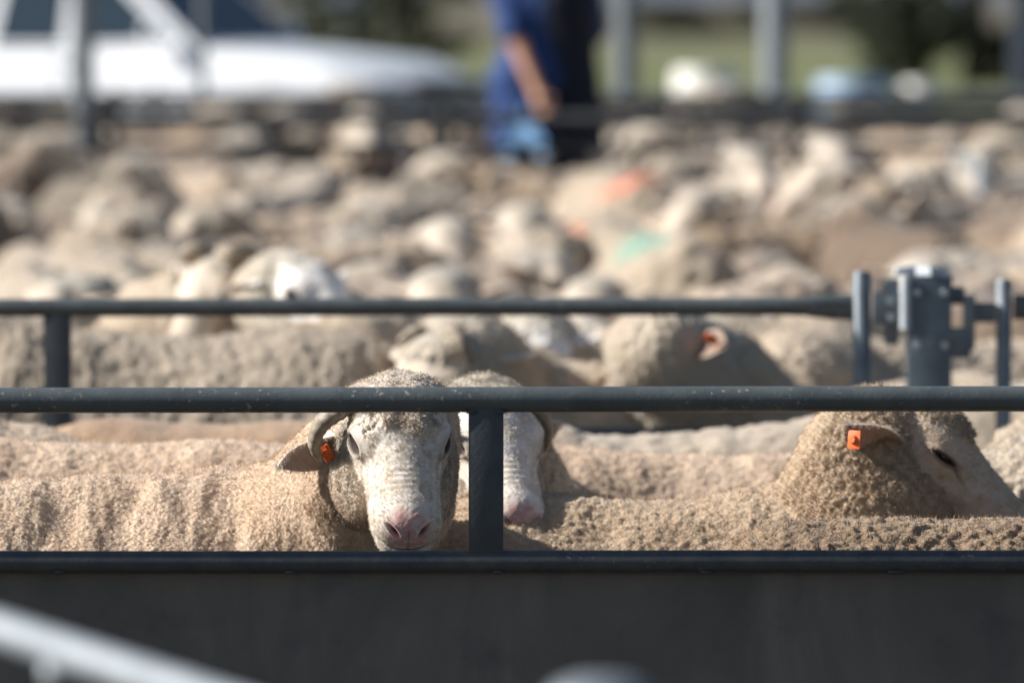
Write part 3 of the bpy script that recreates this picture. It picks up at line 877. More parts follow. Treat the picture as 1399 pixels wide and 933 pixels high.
# the ram that looks out
fA = (0.10, -0.81, -0.57)
eA = (dh(fA, (0, 0, 1), (-0.84, 0.0, -0.50)), dh(fA, (0, 0, 1), (-0.25, -0.60, -0.80)))
eA2 = (dh(fA, (0, 0, 1), (0.05, 0.95, -0.35)), dh(fA, (0, 0, 1), (0.3, -0.75, -0.5)))
hero('sheep', 'white-faced ram with small horn looking straight out between the two front rails', (-0.72, 10.72), 0.03, 1.04,
     at(541, 584, 10.42), fA, mat=MAT_A, levels=3, seed=3, hs=1.07, earz=-0.034, eye_in=0.0052, pom=0.002, earR=eA, earL=eA2, group=ALLH,
     tags=[(-1, 'tag_orange', 0.24, 0.72, (0.014, -0.004, 0.010), (0.85, -0.5, 0.3))],
     horns=[([(-0.01, -0.055, 0.046), (0.005, -0.088, 0.040), (0.012, -0.116, 0.016), (0.018, -0.124, -0.018), (0.022, -0.112, -0.046)], [0.021, 0.022, 0.019, 0.014, 0.005])],
     fz=120000, fzl=0.0052, facen=30000)
if not TEST:
    # second white-faced sheep, half hidden by the post
    fB = (0.24, -0.80, -0.55)
    eB = (dh(fB, (0, 0, 1), (0.35, 0.85, -0.45)), dh(fB, (0, 0, 1), (0.3, -0.85, -0.3)))
    hero('sheep', 'white-faced sheep with pink nose and dark horn peering round the front post', (0.02, 11.62), math.radians(-97), 1.0,
         at(668, 588, 10.95), fB, mat=MAT_B, levels=2, seed=9, hs=1.08, eye_in=0.006, earL=eB, group=ALLH,
         horns=[([(0.0, 0.055, 0.05), (0.010, 0.078, 0.045), (0.02, 0.092, 0.02), (0.025, 0.092, -0.010), (0.025, 0.085, -0.03)], [0.014, 0.014, 0.012, 0.0095, 0.005])],
         fz=45000, facen=15000, fzl=0.009)
    # profile sheep on the right
    fC = (0.84, -0.12, -0.52)
    eC = (dh(fC, (0, 0, 1), (-0.62, -0.76, 0.10)), dh(fC, (0, 0, 1), (0.25, -0.45, -0.85)))
    hero('sheep', 'dusty sheep in profile facing right with an orange tag in its ear', (0.26, 10.86), 0.0, 0.985,
         at(1238, 606, 10.86), fC, mat=MAT_C, levels=2, seed=15, hs=1.2, pom=0.001, sq=0.45, eye_in=0.0045, earR=eC, group=ALLH, style=(0.011, 0.005, 1.4, 0.002, 0.006, STY_KNOB),
         tags=[(-1, 'tag_orange', 0.84, 0.80, (0, 0, 0.006), dh(fC, (0, 0, 1), (-0.55, -0.82, 0.1)))], fz=60000, facen=14000, fzl=0.009, neck_lift=0.03)
    # its near neighbour, only the back shows
    hero('sheep', 'brown knotted back nearest the camera above the lower rail at right', (0.83, 10.36), 0.02, 0.985,
         (1.55, 10.30, 0.86), (1, -0.2, -0.4), mat=MAT_D, levels=2, seed=21, hs=1.05, style=STY_KNOB, fz=60000, fzl=0.009, eyes=False, group=ALLH)

    def simple(label, px, Y, yaw, sc, mat, style, seed, head=(0.60, 0, 0.84), fwd=(0.85, 0, -0.5), group=ALLH, py=None, hw=None, hf=None, cell=0.010, levels=0, **kw):
        X = at(px, 0, Y).x
        R_ = Matrix.Rotation(yaw, 3, 'Z')
        hwp = hw or tuple(R_ @ (Vector(head) * sc) + Vector((X, Y, 0)))
        return hero('sheep', label, (X, Y), yaw, sc, hwp, hf or tuple(R_ @ Vector(fwd)), mat=mat, levels=levels, seed=seed, cell=cell, style=style, group=group, **kw)
    S2 = (0.013, 0.0035, 1.6, 0.001, 0.006)
    PI = math.pi
    simple('tan shorn back of a sheep directly behind the ram, facing left', 60, 11.32, PI + 0.05, 1.06, MAT_A, S2, 31, levels=1, fz=26000, fzl=0.009)
    simple('sheep low behind the ram with its pale tan back under the left rail', 330, 11.78, PI - 0.06, 0.99, MAT_B, S2, 32, levels=1, fz=26000, fzl=0.009)
    simple('ginger brown sheep with rounded rump farthest back in the front pen at left', 380, 12.50, 0.03, 1.02, MAT_E, S2, 33, head=(0.62, -0.1, 0.72), fwd=(0.8, -0.2, -0.6))
    simple('tan back running right from the post, below the grey fleece', 960, 11.74, PI + 0.08, 1.0, MAT_A, S2, 34, levels=1, fz=26000, fzl=0.009, head=(0.62, 0.1, 0.68))
    simple('grey lumpy fleece between the post and the profile sheep, against the gate', 900, 12.45, 0.05, 1.0, MAT_G, (0.030, 0.006, 1.8, 0.003, 0.010), 35, head=(0.64, 0.15, 0.66))
    simple('grey curly sheep cut by the right edge behind the profile nose', 1440, 11.75, math.radians(80), 1.06, MAT_G, (0.024, 0.012, 2.6, 0.004, 0.016), 36, head=(0.62, 0, 0.70), levels=1, fz=26000, fzl=0.009)
    # behind the second fence
    simple('large unshorn sheep with ropey grey fleece pressed along the second rail at left', 215, 13.98, PI - 0.02, 1.12, MAT_G, (0.020, 0.006, 3.6, 0.002, 0.012), 41, fleece=0.018, group=MIDH, levels=1, fz=30000, fzl=0.014, zcut=0.6)
    simple('yellowish woolly rump at the far left behind the second rail', -190, 14.6, math.radians(200), 1.12, MAT_H, STY_WOOLLY, 42, fleece=0.015, group=MIDH)
    fG = (0.62, -0.66, -0.43)
    hero('sheep', 'sheep with a bright white face looking down to the right over the second rail', (-0.72, 15.5), math.radians(-28), 1.05, at(408, 396, 14.95), fG,
         mat=MAT_GW, seed=43, levels=1, hs=1.15, fz=20000, fzl=0.011, style=S2, group=MIDH, tags=[(1, 'tag_orange', 0.3, 0.7, (0, 0, 0), (0.3, 0, 1))],
         earR=(dh(fG, (0, 0, 1), (-0.7, 0.5, -0.3)), dh(fG, (0, 0, 1), (0, -0.8, -0.5))))
    fG2 = (-0.45, -0.62, -0.62)
    hero('sheep', 'ram with thick pale curled horn left of the bright white face', (-0.83, 15.75), math.radians(-120), 1.05, at(300, 388, 15.1), fG2,
         mat=MAT_H, seed=44, levels=1, hs=1.0, fz=20000, fzl=0.011, style=S2, group=MIDH,
         horns=[(1, 0.95, 0.030, 0.062, (-0.01, 0.05, 0.075)), (-1, 0.95, 0.030, 0.062, (-0.01, 0.05, 0.075))])
    fH = (-0.35, -0.66, -0.66)
    hero('sheep', 'pale grey sheep with tan horn right behind the ram between the two top rails', (0.02, 14.35), math.radians(-105), 1.08, at(610, 500, 13.80), fH,
         mat=MAT_H, seed=45, levels=1, hs=1.1, fz=25000, fzl=0.011, style=SH, group=MIDH, fleece=0.01, earR=((-0.5, -0.7, -0.5), (0.7, 0, -0.5)), earL=((-0.5, 0.7, -0.5), (0.7, 0, -0.5)),
         horns=[([(-0.03, 0.02, 0.04), (-0.01, 0.04, 0.085), (0.025, 0.075, 0.085), (0.045, 0.088, 0.045)], [0.020, 0.018, 0.014, 0.006]), ([(-0.03, -0.02, 0.04), (-0.01, -0.04, 0.08), (0.015, -0.07, 0.075)], [0.020, 0.017, 0.006])],
         tags=[(-1, 'tag_orange', 0.8, 1.1, (0, 0, 0), (1, 0, 0))])
    fI = (0.62, 0.52, -0.58)
    hero('sheep', 'beige sheep turned away to the right, orange lined ear hollow towards the camera', (0.13, 14.0), 0.12, 1.06, at(925, 478, 13.85), fI,
         mat=MAT_I, seed=46, levels=1, hs=1.1, fz=25000, fzl=0.011, style=SH, group=MIDH,
         earR=(dh(fI, (0, 0, 1), (0.30, -0.85, 0.10)), dh(fI, (0, 0, 1), (-0.3, -0.6, 0.4))),
         tags=[(-1, 'tag_orange', 0.75, 0.8, (0, 0, 0), (0.3, 0.5, 0.8))])
    simple('beige woolly rump behind the gate end left of the latch post', 1105, 14.95, math.radians(82), 1.10, MAT_H, SH, 47, group=MIDH, head=(0.6, -0.1, 0.7), levels=1, fz=20000, fzl=0.011, fleece=0.01)
    simple('pale sheep with lowered white face between the two grey heads behind the second rail', 765, 15.1, math.radians(-100), 1.04, MAT_GW, SH, 49, group=MIDH, head=(0.60, 0.05, 0.86), fwd=(0.75, 0.15, -0.65), levels=1, fz=20000, fzl=0.011)
    simple('beige sheep turned left beside the latch post, directly behind the gate', 1300, 15.2, math.radians(200), 1.04, MAT_H, SH, 50, group=MIDH, head=(0.60, -0.08, 0.84), fwd=(0.8, -0.35, -0.5), levels=1, fz=20000, fzl=0.011)
    simple('pale cream back at the right edge beneath the shiny gate pin', 1500, 14.3, PI - 0.25, 0.98, MAT_H, S2, 48, group=MIDH, head=(0.62, 0.1, 0.7))
# ------------------------------------------------------------------ front pen fence
def weld(name, c, r, mat, parent, seed):
    bm = bmesh.new(); bmesh.ops.create_icosphere(bm, subdivisions=2, radius=1)
    q = random.Random(seed)
    for v in bm.verts: v.co = Vector((v.co.x * r[0], v.co.y * r[1], v.co.z * r[2])) * (1 + q.uniform(-0.18, 0.18)) + Vector(c)
    return from_bm(name, bm, mat, parent, smooth=True)

YF = 10.0
XF = at(664, 500, YF).x
ff = empty('pen_fence', (XF, YF, 0), 'slate painted pipe fence with solid dark sheet below nearest the camera', 'fence')
def rel(v, o): return (v[0] - o.location.x, v[1] - o.location.y, v[2] - o.location.z)
zt = at(0, 545.5, YF).z; zb = at(0, 767, YF).z
xs = [-2.4 + 0.3 * k for k in range(17)]
tube('top_rail', [(x, 0, zt + 0.0012 * math.sin(x * 2.1)) for x in xs], 0.0205, M['rail'], ff, 28)
tube('lower_rail', [(x, -0.004, zb + 0.0008 * math.sin(x * 3)) for x in xs], 0.0175, M['lower'], ff, 28)
box('sheet_panel', (0, 0.022, (zb - 0.012 + 0.12) / 2), (4.78, 0.004, zb - 0.012 - 0.12), M['sheet'], ff)
box('sheet_edge', (0, 0.012, zb - 0.0185), (4.78, 0.022, 0.004), M['lower'], ff, 0.0015)
for x in (-1.9, 0.0, 1.9):
    box('post', (x, 0.0, (zt - 0.008 + zb + 0.010) / 2), (0.0565, 0.030, zt - zb - 0.018), M['post'], ff, 0.003)
    box('post', (x, 0.046, zb / 2), (0.0565, 0.030, zb), M['post'], ff, 0.003)
    for s in (-1, 1):
        weld('weld_bead', (x + s * 0.024, -0.014, zt - 0.019), (0.010, 0.005, 0.003), M['post'], ff, int(x * 7) + s)
for k, px in enumerate((80, 395, 680, 965, 1225)):
    p = rel(at(px, 780, YF), ff)
    w = weld('weld_tack', (p[0], -0.010, zb - 0.0165), (0.0105 + 0.005 * (k == 4), 0.008, 0.0040), M['post'], ff, k)

# ------------------------------------------------------------------ second fence and its gate post
Y2 = 13.28
f2 = empty('pen_gate', (at(78, 420, Y2).x, Y2, 0), 'blue-grey pipe gate across the pen behind the front sheep, one square upright at left', 'gate')
z2 = at(0, 420, Y2).z; X0 = f2.location.x
xe = at(1100, 420, Y2).x - X0; xe2 = at(1166, 420, Y2).x - X0
pts = [(-1.2, 0, z2), (0, 0, z2), (0.8, 0, z2 + .002), (xe - 0.05, 0, z2 + 0.003), (xe, 0, z2 + 0.003), (xe + 0.05, 0, z2 + 0.002), (xe2, 0, z2 + 0.001)]
tube('top_rail', pts, 0.0195, M['rail'], f2, 24, flat=[(1, 1)] * 4 + [(0.95, 1.05), (0.5, 1.35), (0.4, 1.4)])
box('upright', (0, 0.002, z2 / 2 + 0.03), (0.058, 0.034, z2 - 0.06), M['post'], f2, 0.003)
tube('lower_rail', [(-1.2, 0, 0.77), (xe2, 0, 0.77)], 0.0195, M['lower'], f2, 20)
box('sheet_panel', (xe2 / 2 - 0.6, 0.014, 0.43), (xe2 + 1.2, 0.004, 0.60), M['sheet'], f2)
p = at(1178, 370, Y2)
tube('end_stile', [(p.x - X0, 0, 0.1), (p.x - X0, 0, p.z - 0.006), (p.x - X0, 0, p.z)], [0.0195, 0.0195, 0.015], M['gatepaint'], f2, 20)
# latch post
gx = at(1270, 400, Y2).x
gp = empty('gate_post', (gx, Y2 + 0.01, 0), 'square grey-blue latch post with lugs standing between the two pen gates', 'gate post')
zt2 = at(0, 376, Y2).z
box('post', (0, 0, zt2 / 2), (0.094, 0.07, zt2), M['gatepaint'], gp, 0.004)
def lug(px0, px1, py0, py1, dy=0.0, th=0.012, nm='latch_lug', par=gp, mat='gatepaint', bev=0.003):
    a, b = at(px0, py0, Y2), at(px1, py1, Y2)
    return box(nm, ((a.x + b.x) / 2 - par.location.x, dy - 0.01, (a.z + b.z) / 2), (abs(b.x - a.x), th, abs(a.z - b.z)), M[mat], par, bev)
lug(1192, 1241, 398, 442, -0.02); lug(1208, 1228, 380, 470, 0.0, 0.02); lug(1299, 1326, 446, 488, -0.02)
lug(1299, 1320, 392, 416, 0.02)
a = at(1236, 376, Y2); b = at(1236, 448, Y2)
tube('latch_pin', [(a.x - gx, -0.045, b.z), (a.x - gx, -0.045, a.z)], 0.011, M['galv'], gp, 14)
# splayed bent plate on the cap
bm = bmesh.new()
rim = []
for k in range(10):
    t = 2 * math.pi * k / 10; r = (0.068 if k % 2 == 0 else 0.034)
    rim.append((r * math.cos(t), 0.7 * r * math.sin(t)))
lo_ = [bm.verts.new((x - 0.02, y, zt2 + 0.002)) for x, y in rim]; hi_ = [bm.verts.new((x * 0.9 - 0.02, y * 0.9, zt2 + 0.022 - 0.1 * abs(x))) for x, y in rim]
bm.faces.new(lo_[::-1]); bm.faces.new(hi_)
for k in range(10): bm.faces.new((lo_[k], lo_[(k + 1) % 10], hi_[(k + 1) % 10], hi_[k]))
from_bm('cap_plate', bm, M['galv'], gp)
for k, (bx, by) in enumerate(((1252, 398), (1290, 398), (1252, 470), (1290, 470), (1216, 410), (1216, 432))):
    q = rel(at(bx, by, Y2), gp); w = tube('bolt', [(q[0], -0.048 if k < 4 else -0.04, q[2]), (q[0], -0.030, q[2])], 0.008, M['galv'], gp, 6)
# the next gate
g2x = at(1372, 400, Y2).x
g2 = empty('pen_gate', (g2x, Y2, 0), 'pipe gate with shiny end pin at the right edge behind the front rails', 'gate')
tube('end_stile', [(0, 0, 0.1), (0, 0, at(0, 384, Y2).z), (0, 0, at(0, 380, Y2).z)], [0.017, 0.017, 0.013], M['galvdull'], g2, 18)
tube('top_rail', [(0.02, 0, z2 + 0.002), (0.09, 0, z2 + 0.002), (0.14, 0, z2 + 0.003), (2.2, 0, z2 + 0.004)], 0.0195, M['rail'], g2, 20, flat=[(0.4, 1.4), (0.5, 1.3), (1, 1), (1, 1)])
lug(1316, 1360, 412, 440, 0.0, 0.014, 'hinge_lug', g2); lug(1316, 1332, 402, 478, 0.0, 0.03, 'hinge_sleeve', g2, 'galvdull')
tube('lower_rail', [(0.02, 0, 0.77), (2.2, 0, 0.77)], 0.0195, M['lower'], g2, 20)
box('sheet_panel', (1.1, 0.014, 0.43), (2.2, 0.004, 0.60), M['sheet'], g2)

# ------------------------------------------------------------------ things close to the camera
ng = empty('open_gate', (at(0, 850, 6.0).x, 6.0, 0), 'bright galvanised pipe gate running out of focus through the lower left corner', 'gate')
A_, B_ = at(0, 862, 6.0), at(300, 962, 5.64)
dv = (B_ - A_).normalized()
P0 = A_ - dv * 1.1; P1 = A_ + dv * 0.75
o_ = Vector(ng.location)
tube('top_rail', [P0 - o_, A_ - o_, B_ - o_, P1 - o_], 0.018, M['galvmid'], ng, 20)
for t, k in ((-1.06, 1), (0.115, 0), (0.72, 1)):
    q = A_ + dv * t - o_
    tube('drop_lug' if not k else 'end_stile', [q - Vector((0, 0, 0.012)), Vector((q.x, q.y, 0.12 if k else q.z - 0.026))], 0.016 if not k else 0.019, M['galv'], ng, 14)
for z in (0.12, 0.40, 0.68):
    tube('rail', [Vector(((P0 - o_).x, (P0 - o_).y, z)), Vector(((P1 - o_).x, (P1 - o_).y, z))], 0.016, M['galvdull'], ng, 12)
q = at(822, 924, 5.5)
cp = empty('corner_post', (q.x, 5.5, 0), 'round grey post with domed cap out of focus at the bottom of the view', 'post')
tube('post_tube', [(0, 0, 0), (0, 0, q.z - 0.030)], 0.050, M['galvdull'], cp, 28)
tube('domed_cap', [(0, 0, q.z - 0.034), (0, 0, q.z - 0.022), (0, 0, q.z - 0.010), (0, 0, q.z - 0.002), (0, 0, q.z)], [0.054, 0.052, 0.044, 0.026, 0.004], M['galvdull'], cp, 28)

# ------------------------------------------------------------------ shed posts, far pen fences, walkway
FAR = [28.6, 31.4, 34.0, 36.6]
def far_fence(y, x0, x1, label, mat, rails, first=0.0, sp=1.6):
    z = ground_z(y)
    t = empty('pen_fence', (0, y, z), label, 'fence', 'pipe fences of the far pens')
    for rz, rr in rails:
        tube('rail', [(x0, 0, rz), (x1, 0, rz)], rr, M[mat], t, 10)
    x = x0 + first
    while x <= x1:
        tube('post', [(x, 0.0, -0.1), (x, 0.0, rails[0][0] + 0.05)], 0.028, M[mat], t, 10); x += sp
    return t
R4 = [(1.10, 0.028), (0.97, 0.022), (0.84, 0.022), (0.71, 0.022), (0.56, 0.022), (0.40, 0.022)]
far_fence(28.6, -4, 4, 'dark pipe fence in front of the raised walkway where the man stands', 'dark_steel', R4, 0.5)
far_fence(31.4, -4.5, 4.5, 'far pipe fence right behind the man', 'dark_steel', R4, 0.9)
far_fence(34.0, -5, 5, 'far dark pipe fence, second from the car', 'dark_steel', [(a - 0.12, b) for a, b in R4], 0.2)
far_fence(36.6, -5, 5, 'farthest pen fence, just in front of the white car', 'galvdull', [(0.95, 0.026), (0.80, 0.02), (0.65, 0.02), (0.5, 0.02)], 0.7, 1.1)
for px, y0, y1, lb in ((395, 31.4, 36.6, 'short cross fence of the far pens below the car bonnet'), (930, 31.4, 36.6, 'short cross fence of the far pens left of the bright post'),
                       (1325, 27.2, 28.6, 'pale blue-grey cross fence near the right edge of the yard')):
    c = at(px, 0, (y0 + y1) / 2); z = ground_z(y0)
    t = empty('cross_fence', (c.x, (y0 + y1) / 2, z), lb, 'fence', 'pipe fences of the far pens')
    h = (y1 - y0) / 2 - 0.06
    for rz in (0.94, 0.76, 0.58): tube('rail', [(0, -h, rz), (0, h, rz)], 0.022, M['galvdull'], t, 10)
    for yy in (-h, h): tube('post', [(0, yy, -0.1), (0, yy, 0.98)], 0.03, M['galv'] if y0 < 28 else M['dark_steel'], t, 10)
for px, y, r, mt, lb in ((114, 30.5, 0.055, 'galvdull', 'thick grey steel post in front of the left end of the car'),
                         (277, 33.0, 0.022, 'galvdull', 'thin grey steel post in front of the car door'),
                         (855, 37.4, 0.07, 'galvdull', 'dull greenish grey post just right of the man'),
                         (1058, 37.2, 0.080, 'galvmid', 'bright galvanised post rising out of the pens at right'),
                         (1392, 37.2, 0.06, 'galvmid', 'galvanised post cut by the right edge')):
    p = at(px, 0, y); z = ground_z(y)
    t = empty('shed_post', (p.x, y, z), lb, 'post', 'tall steel posts standing among the pens')
    tube('post_shaft', [(0, 0, -0.2), (0, 0, 4.0)], r, M[mt], t, 24)
    box('base_plate', (0, 0, 0.012), (r * 2 + 0.12, r * 2 + 0.12, 0.016), M[mt], t, 0.003)
    bm = bmesh.new()
    for sx in (-1, 1):
        for sy in (-1, 1): bmesh.ops.create_cone(bm, segments=6, radius1=0.012, radius2=0.012, depth=0.03, cap_ends=True, matrix=Matrix.Translation((sx * (r + 0.035), sy * (r + 0.035), 0.03)))
    o = from_bm('anchor_bolts', bm, M['galv'], t); o['kind'] = 'stuff'

gw = ground_z(29.2)
wk = empty('walkway', (at(745, 0, 29.2).x, 29.25, ground_z(29.2)), 'raised plank walkway the man in navy stands on', 'walkway')
for k in range(5):
    o = box('plank', (0, -0.36 + k * 0.18, 0.455 - gw), (3.6, 0.165, 0.035), M['timber'], wk, 0.004)
for x in (-1.6, 0, 1.6):
    box('bearer', (x, 0, 0.40 - gw), (0.07, 0.86, 0.07), M['dark_steel'], wk, 0.004)
    for y in (-0.38, 0.38): box('leg', (x, y, (0.365 - gw) / 2 - 0.01), (0.05, 0.05, 0.365 - gw), M['dark_steel'], wk, 0.003)

# ------------------------------------------------------------------ the man
def field_obj(name, f, lo, hi, cell, mat, parent, disp=0.0, seed=0, sc=0.08):
    v, q = mesh_field(f, lo, hi, cell)
    v = project(f, v, 2)
    me = to_mesh(name, v, q)
    if disp:
        co = get_co(me); co = co + get_no(me) * (disp * fbm(co / np.array([sc, sc, sc * 2.5]), seed, 3))[:, None]
        me.vertices.foreach_set('co', co.astype(np.float32).ravel()); me.update()
    return link_mesh(name, me, mat, parent)
mx, my = at(742, 0, 29.25).x, 29.25
man = empty('person', (mx, my, 0.475), 'man in royal blue and navy work clothes on the walkway holding a light blue cloth', 'person')
# joints (man faces the camera: -y; his right arm is at -x)
SH = [(-0.20, 0, 1.43), (0.20, 0.02, 1.43)]; EL = [(-0.135, -0.14, 1.13), (0.23, 0.12, 1.16)]; WR = [(-0.03, -0.24, 0.88), (0.06, 0.24, 1.00)]
def bodyf(p):
    ds = [ell(p, (0, 0, 1.30), (0.17, 0.11, 0.22)), ell(p, (0, 0, 1.02), (0.16, 0.11, 0.17)), cap(p, (0, 0.01, 1.42), (0, -0.01, 1.56), 0.062, 0.055),
          ell(p, (0, -0.01, 1.67), (0.076, 0.096, 0.115)), ell(p, (0, -0.055, 1.615), (0.045, 0.045, 0.05))]
    for k in (0, 1):
        s = -1 if k == 0 else 1
        ds += [cap(p, SH[k], EL[k], 0.055, 0.043), cap(p, EL[k], WR[k], 0.044, 0.029),
               cap(p, (s * 0.10, 0, 0.95), (s * 0.13, -0.01, 0.52), 0.088, 0.058), cap(p, (s * 0.13, -0.01, 0.52), (s * 0.14, 0.03, 0.10), 0.055, 0.038)]
    d = sm(ds, 0.035)
    hd = []
    for k in (0, 1):
        w = np.array(WR[k]); e = np.array(EL[k]); fd = (w - e) / np.linalg.norm(w - e); sd = np.cross(fd, (0, 1.0, 0)); sd /= np.linalg.norm(sd)
        palm = w + fd * 0.05
        hd.append(cap(p, w, palm, 0.028, 0.036))
        for j, o in enumerate((-0.027, -0.009, 0.009, 0.027)):
            b = palm + fd * 0.03 + sd * o; c_ = b + fd * (0.034, 0.04, 0.037, 0.028)[j] + np.array((0, -0.008, 0)); t_ = c_ + fd * 0.02 + np.array((0.0, 0.022, -0.004))
            hd += [cap(p, b, c_, 0.0095, 0.0088), cap(p, c_, t_, 0.0088, 0.0075)]
        tb = w + fd * 0.03 + sd * 0.03 * (1 if k == 0 else -1); tt = tb + fd * 0.04 + sd * 0.02 * (1 if k == 0 else -1) + np.array((0, -0.015, 0))
        hd.append(cap(p, tb, tt, 0.012, 0.009))
    d = smin(d, sm(hd, 0.006), 0.012)
    y = np.stack([np.abs(p[:, 0]), p[:, 1], p[:, 2]], 1)
    face = [cap(p, (0, -0.098, 1.685), (0, -0.118, 1.650), 0.010, 0.014), ell(y, (0.078, 0.005, 1.665), (0.010, 0.020, 0.030)), ell(p, (0, -0.100, 1.612), (0.024, 0.010, 0.006))]
    return smin(d, sm(face, 0.006), 0.008)
mb = field_obj('body', bodyf, (-0.42, -0.40, 0.0), (0.44, 0.25, 1.82), 0.0095, M['skin'], man)
for s in (-1, 1): ball('eye', (s * 0.030, -0.088, 1.680), 0.011, M['pupil'], mb, seg=12)
def shirtf(p):
    ds = [ell(p, (0, 0.0, 1.29), (0.215, 0.15, 0.25)), ell(p, (0, 0, 1.04), (0.205, 0.155, 0.20)), cap(p, (-0.19, 0, 1.43), (0.19, 0, 1.43), 0.07, 0.07),
          ell(p, (-0.02, -0.01, 0.93), (0.24, 0.16, 0.14)), cap(p, (0, 0, 1.45), (0, 0.0, 1.52), 0.08, 0.072)]
    for k in (0, 1):
        a, b = np.array(SH[k]), np.array(EL[k])
        ds.append(cap(p, a, a + (b - a) * (0.92 if k == 0 else 1.0), 0.075, 0.072))
    ds.append(cap(p, (-0.06, 0.0, 0.95), (-0.09, 0.0, 0.62), 0.17, 0.16))
    return np.maximum(sm(ds, 0.04), 0.60 - p[:, 2])
field_obj('work_jacket', shirtf, (-0.40, -0.32, 0.56), (0.42, 0.26, 1.62), 0.012, M['bluecloth'], man, 0.014, 3)
def half_layerf(p):
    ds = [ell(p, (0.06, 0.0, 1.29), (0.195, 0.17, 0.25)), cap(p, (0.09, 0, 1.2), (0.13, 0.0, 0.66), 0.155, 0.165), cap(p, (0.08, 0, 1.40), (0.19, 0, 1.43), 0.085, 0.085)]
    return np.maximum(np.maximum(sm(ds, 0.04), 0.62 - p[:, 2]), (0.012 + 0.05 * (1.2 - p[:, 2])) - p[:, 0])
field_obj('dark_half_layer', half_layerf, (-0.1, -0.32, 0.56), (0.42, 0.30, 1.62), 0.012, M['navy'], man, 0.012, 8)  # navy layer over only his left half, darker than the jacket
def trousf(p):
    ds = [ell(p, (0, 0, 0.96), (0.19, 0.135, 0.15))]
    for s in (-1, 1): ds += [cap(p, (s * 0.10, 0, 0.93), (s * 0.135, -0.01, 0.52), 0.115, 0.092), cap(p, (s * 0.135, -0.01, 0.52), (s * 0.14, 0.02, 0.10), 0.088, 0.075)]
    return np.maximum(sm(ds, 0.03), 0.07 - p[:, 2])
field_obj('trousers', trousf, (-0.30, -0.20, 0.04), (0.30, 0.20, 1.14), 0.012, M['navy'], man, 0.012, 5)
for s in (-1, 1):
    field_obj('boot', lambda p, s=s: np.maximum(sm([cap(p, (s * 0.14, 0.03, 0.14), (s * 0.14, 0.03, 0.05), 0.055, 0.050), cap(p, (s * 0.14, 0.02, 0.045), (s * 0.15, -0.14, 0.035), 0.045, 0.042)], 0.03), 0.002 - p[:, 2]),
              (s * 0.14 - 0.1, -0.22, -0.02), (s * 0.14 + 0.1, 0.12, 0.24), 0.010, M['leather'], man)
def hatf(p):
    r = np.sqrt(p[:, 0] ** 2 + (p[:, 1] * 0.88) ** 2)
    brim = np.sqrt(np.maximum(r - 0.15, 0) ** 2 + (p[:, 2] - 1.735 - 0.25 * np.maximum(r - 0.1, 0) ** 2 * 4) ** 2) - 0.006
    return smin(brim, np.maximum(ell(p, (0, 0, 1.74), (0.088, 0.105, 0.11)), 1.735 - p[:, 2]), 0.012)
field_obj('hat', hatf, (-0.2, -0.22, 1.70), (0.2, 0.22, 1.88), 0.010, M['felt'], man)
# cloth hanging from his hand: held, so it is a thing of its own
rag_c = Vector((mx + WR[0][0] - 0.055, my + WR[0][1] - 0.075, man.location.z + WR[0][2] - 0.085))
bm = bmesh.new(); gr = []
for i in range(15):
    row = []
    for j in range(13):
        u = j / 12 - 0.5; v = i / 14
        wd = 0.06 + 0.24 * min(1, v * 1.6)
        row.append(bm.verts.new((u * wd, 0.022 * math.sin(u * 22 + v * 2) * (0.4 + v), -v * 0.20 + 0.02 * math.cos(u * 7))))
    gr.append(row)
for i in range(14):
    for j in range(12): bm.faces.new((gr[i][j], gr[i][j + 1], gr[i + 1][j + 1], gr[i + 1][j]))
bmesh.ops.solidify(bm, geom=bm.faces[:], thickness=0.006)
rg = from_bm('cloth', bm, M['rag'], None, smooth=True); rg.location = rag_c; rg.rotation_euler = (0, 0, math.radians(-50))
tag(rg, 'light blue cloth hanging from the hand of the man', 'cloth')

